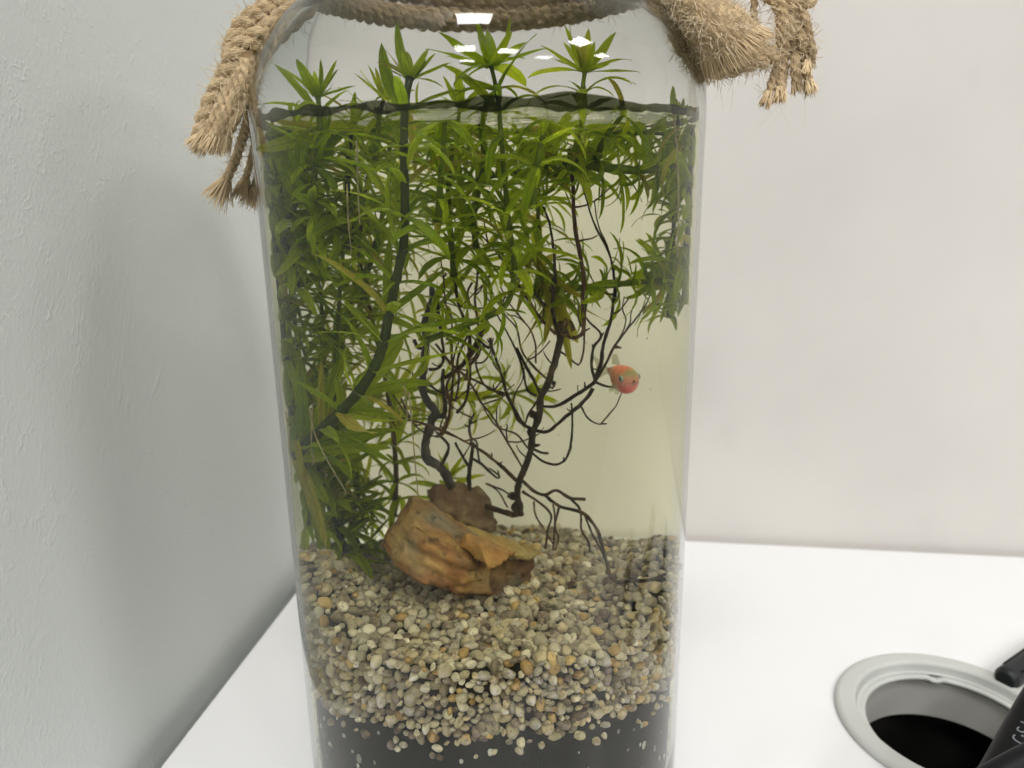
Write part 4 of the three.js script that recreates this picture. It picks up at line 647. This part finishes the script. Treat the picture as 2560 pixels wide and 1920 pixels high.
  for (const [l, r] of [[[[1945, 10], [1950, 70], [1948, 130], [1935, 190], [1918, 245]], 0.0011], [[[1955, 0], [1962, 70], [1960, 150], [1954, 200], [1950, 235]], 0.0014], [[[1965, 5], [1975, 60], [1985, 120], [1988, 170], [1992, 210]], 0.0013], [[[1975, 5], [1992, 50], [2005, 105], [2010, 160], [2024, 215]], 0.0012], [[[1985, 10], [2012, 40], [2024, 90], [2032, 130], [2028, 150]], 0.0010], [[[1960, 20], [1985, 70], [2012, 95], [2020, 130], [2018, 165]], 0.0008]])
    yarn(g, l.map(([x, y], i) => P(x, y, 0.010 + 0.002 * Math.sin(x))), r, { fuzz: 50, end: { count: 70, len: 0.0040, flare: 0.2 } });
  for (let i = 0; i < 120; i++) { const x = rr(1700, 2040), y = rr(20, 200); if (y > 180 && x < 1900) continue; hair(P(x, y * 0.8 + (x < 1930 ? 20 : 0), rr(0.008, 0.022)), V(rr(-1, 1), rr(-1, 0.4), rr(-1, 1)), rr(0.003, 0.010), 0.00005); }
  for (const [x, y] of [[1960, 240], [1985, 235], [1900, 175], [1830, 178], [1790, 175], [2000, 215], [1945, 250]]) hair(P(x, y, 0.01), V(rr(-1, 1), -1, 0), 0.011, 0.00005);
  tag(mesh('loose_fibres', mergeGeometries(hairs), fuzzMat, g), null, null, null, 'stuff');
}

// ---------------------------------------------------------------- cable grommet, cable and plug
{
  const g = base('cable_grommet', 'round grey plastic cable grommet set in the white desk', 'grommet'); g.position.set(GROM.x, 0, GROM.z);
  const Ro = GROM.r, m = std(C(0.49, 0.50, 0.475), 0.5);
  const ring = [[HOLE - 0.0012, -0.001], [Ro - 0.0002, 0.0002], [Ro, 0.0008], [Ro - 0.0004, 0.0016], [Ro - 0.0012, 0.0023], [Ro - 0.0024, 0.0026], [Ro - 0.0066, 0.0027], [Ro - 0.0078, 0.0024], [Ro - 0.0084, 0.0012], [Ro - 0.0086, -0.0012], [Ro - 0.0092, -0.0016], [HOLE - 0.0042, -0.0016]].map((p) => new THREE.Vector2(...p));
  mesh('flange', new THREE.LatheGeometry(ring.slice(1), 96), m, g);
  const ledge = [[HOLE - 0.0028, -0.0019], [HOLE - 0.0048, -0.0018], [HOLE - 0.0058, -0.0022], [HOLE - 0.0062, -0.0030], [HOLE - 0.0056, -0.0038], [HOLE - 0.0030, -0.0042]].map((p) => new THREE.Vector2(...p));
  const lg = new THREE.LatheGeometry(ledge, 96); { const p = lg.attributes.position; for (let i = 0; i < p.count; i++) { const a = Math.atan2(p.getZ(i), p.getX(i)); if (Math.abs(a + 1.25) < 0.06) p.setY(i, p.getY(i) - 0.001); } lg.computeVertexNormals(); }
  mesh('inner_ledge', lg, m, g);
  const sleeve = [[HOLE - 0.0040, -0.0038], [HOLE - 0.0044, -0.022], [HOLE - 0.0030, -0.022], [HOLE - 0.0026, -0.0038]].map((p) => new THREE.Vector2(...p));
  mesh('sleeve', new THREE.LatheGeometry(sleeve, 96), std(C(0.40, 0.40, 0.37), 0.6), g);
}
{
  const black = new THREE.MeshPhysicalMaterial({ color: C(0.006, 0.0065, 0.008), roughness: 0.5, specularIntensity: 0.35 });
  const letter = (() => { const c = document.createElement('canvas'); c.width = 2048; c.height = 256; const x = c.getContext('2d'); x.fillStyle = '#08090b'; x.fillRect(0, 0, 2048, 256); x.fillStyle = '#74787e'; x.font = '120px sans-serif'; x.textBaseline = 'middle'; x.textAlign = 'left'; x.fillText('0V    C\u00b7S\u00b7L', 640, 128); const t = new THREE.CanvasTexture(c); t.colorSpace = THREE.SRGBColorSpace; t.wrapS = t.wrapT = THREE.RepeatWrapping; return t; })();
  const printed = new THREE.MeshPhysicalMaterial({ color: C(1, 1, 1), roughness: 0.5, specularIntensity: 0.35, map: letter });
  const g = base('power_cable', 'thick black power cable with grey lettering coming up out of the grommet', 'cable', 'black cables at the grommet');
  const a = [P(2412, 2120, 0.060), P(2466, 2010, 0.050), P(2516, 1920, 0.040), P(2560, 1835, 0.030), P(2615, 1740, 0.020), P(2695, 1640, 0.010)];
  const geo = tube(a, 0.0062, { sides: 40, steps: 90 });
  { // lay the lettering along the side that faces up and to the viewer
    const p = geo.attributes.position, uv = geo.attributes.uv, curve = new THREE.CatmullRomCurve3(a, false, 'centripetal'), row = 41, v = V(0, 0, 0), c = V(0, 0, 0), tt = V(0, 0, 0);
    for (let i = 0; i <= 90; i++) { curve.getPointAt(i / 90, c); curve.getTangentAt(i / 90, tt); const f = V(-0.35, 0.75, 0.55).addScaledVector(tt, -V(-0.35, 0.75, 0.55).dot(tt)).normalize(), s = new THREE.Vector3().crossVectors(tt, f); for (let j = 0; j < row; j++) { v.fromBufferAttribute(p, i * row + j).sub(c); let ang = Math.atan2(v.dot(s), v.dot(f)); uv.setXY(i * row + j, i / 90, 0.5 - ang * 0.0062 / 0.0125); } }
  }
  mesh('sheath', geo, printed, g);
  const g2 = base('power_cable', 'plain thin black cable crossing in front of the lettered cable at the picture edge', 'cable', 'black cables at the grommet');
  mesh('sheath', tube([P(2380, 2010, 0.066), P(2470, 1955, 0.064), P(2560, 1905, 0.062), P(2680, 1850, 0.060)], 0.0040, { sides: 24, steps: 40 }), black, g2);
  const g3 = base('plug', 'black ribbed cable plug lying on the desk beyond the grommet', 'plug');
  const p0 = PY(2510, 1702, 0.0042), p1 = PY(2610, 1630, 0.0046), dir = p1.clone().sub(p0).normalize();
  const body = tube([p0.clone(), p0.clone().addScaledVector(dir, 0.0015), p0.clone().addScaledVector(dir, 0.02), p0.clone().addScaledVector(dir, 0.05)], (t) => 0.0050 * (0.70 + 0.30 * smooth(0, 0.05, t)), { sides: 28, steps: 60 });
  mesh('strain_relief', body, new THREE.MeshPhysicalMaterial({ color: C(0.014, 0.016, 0.017), roughness: 0.45, specularIntensity: 0.5 }), g3);
  for (const s of [-1, 1]) { // two moulded ridges along the plug
    const side = new THREE.Vector3().crossVectors(dir, V(0, 1, 0)).normalize(), up = V(0, 0.0036, 0).addScaledVector(side, s * 0.0034);
    mesh('ridge', tube([p0.clone().addScaledVector(dir, 0.006).add(up), p0.clone().addScaledVector(dir, 0.02).add(up), p0.clone().addScaledVector(dir, 0.045).add(up)], 0.0006, { sides: 8, steps: 12 }), black, g3);
  }
}


scene.add(camera);
renderer.render(scene, camera);
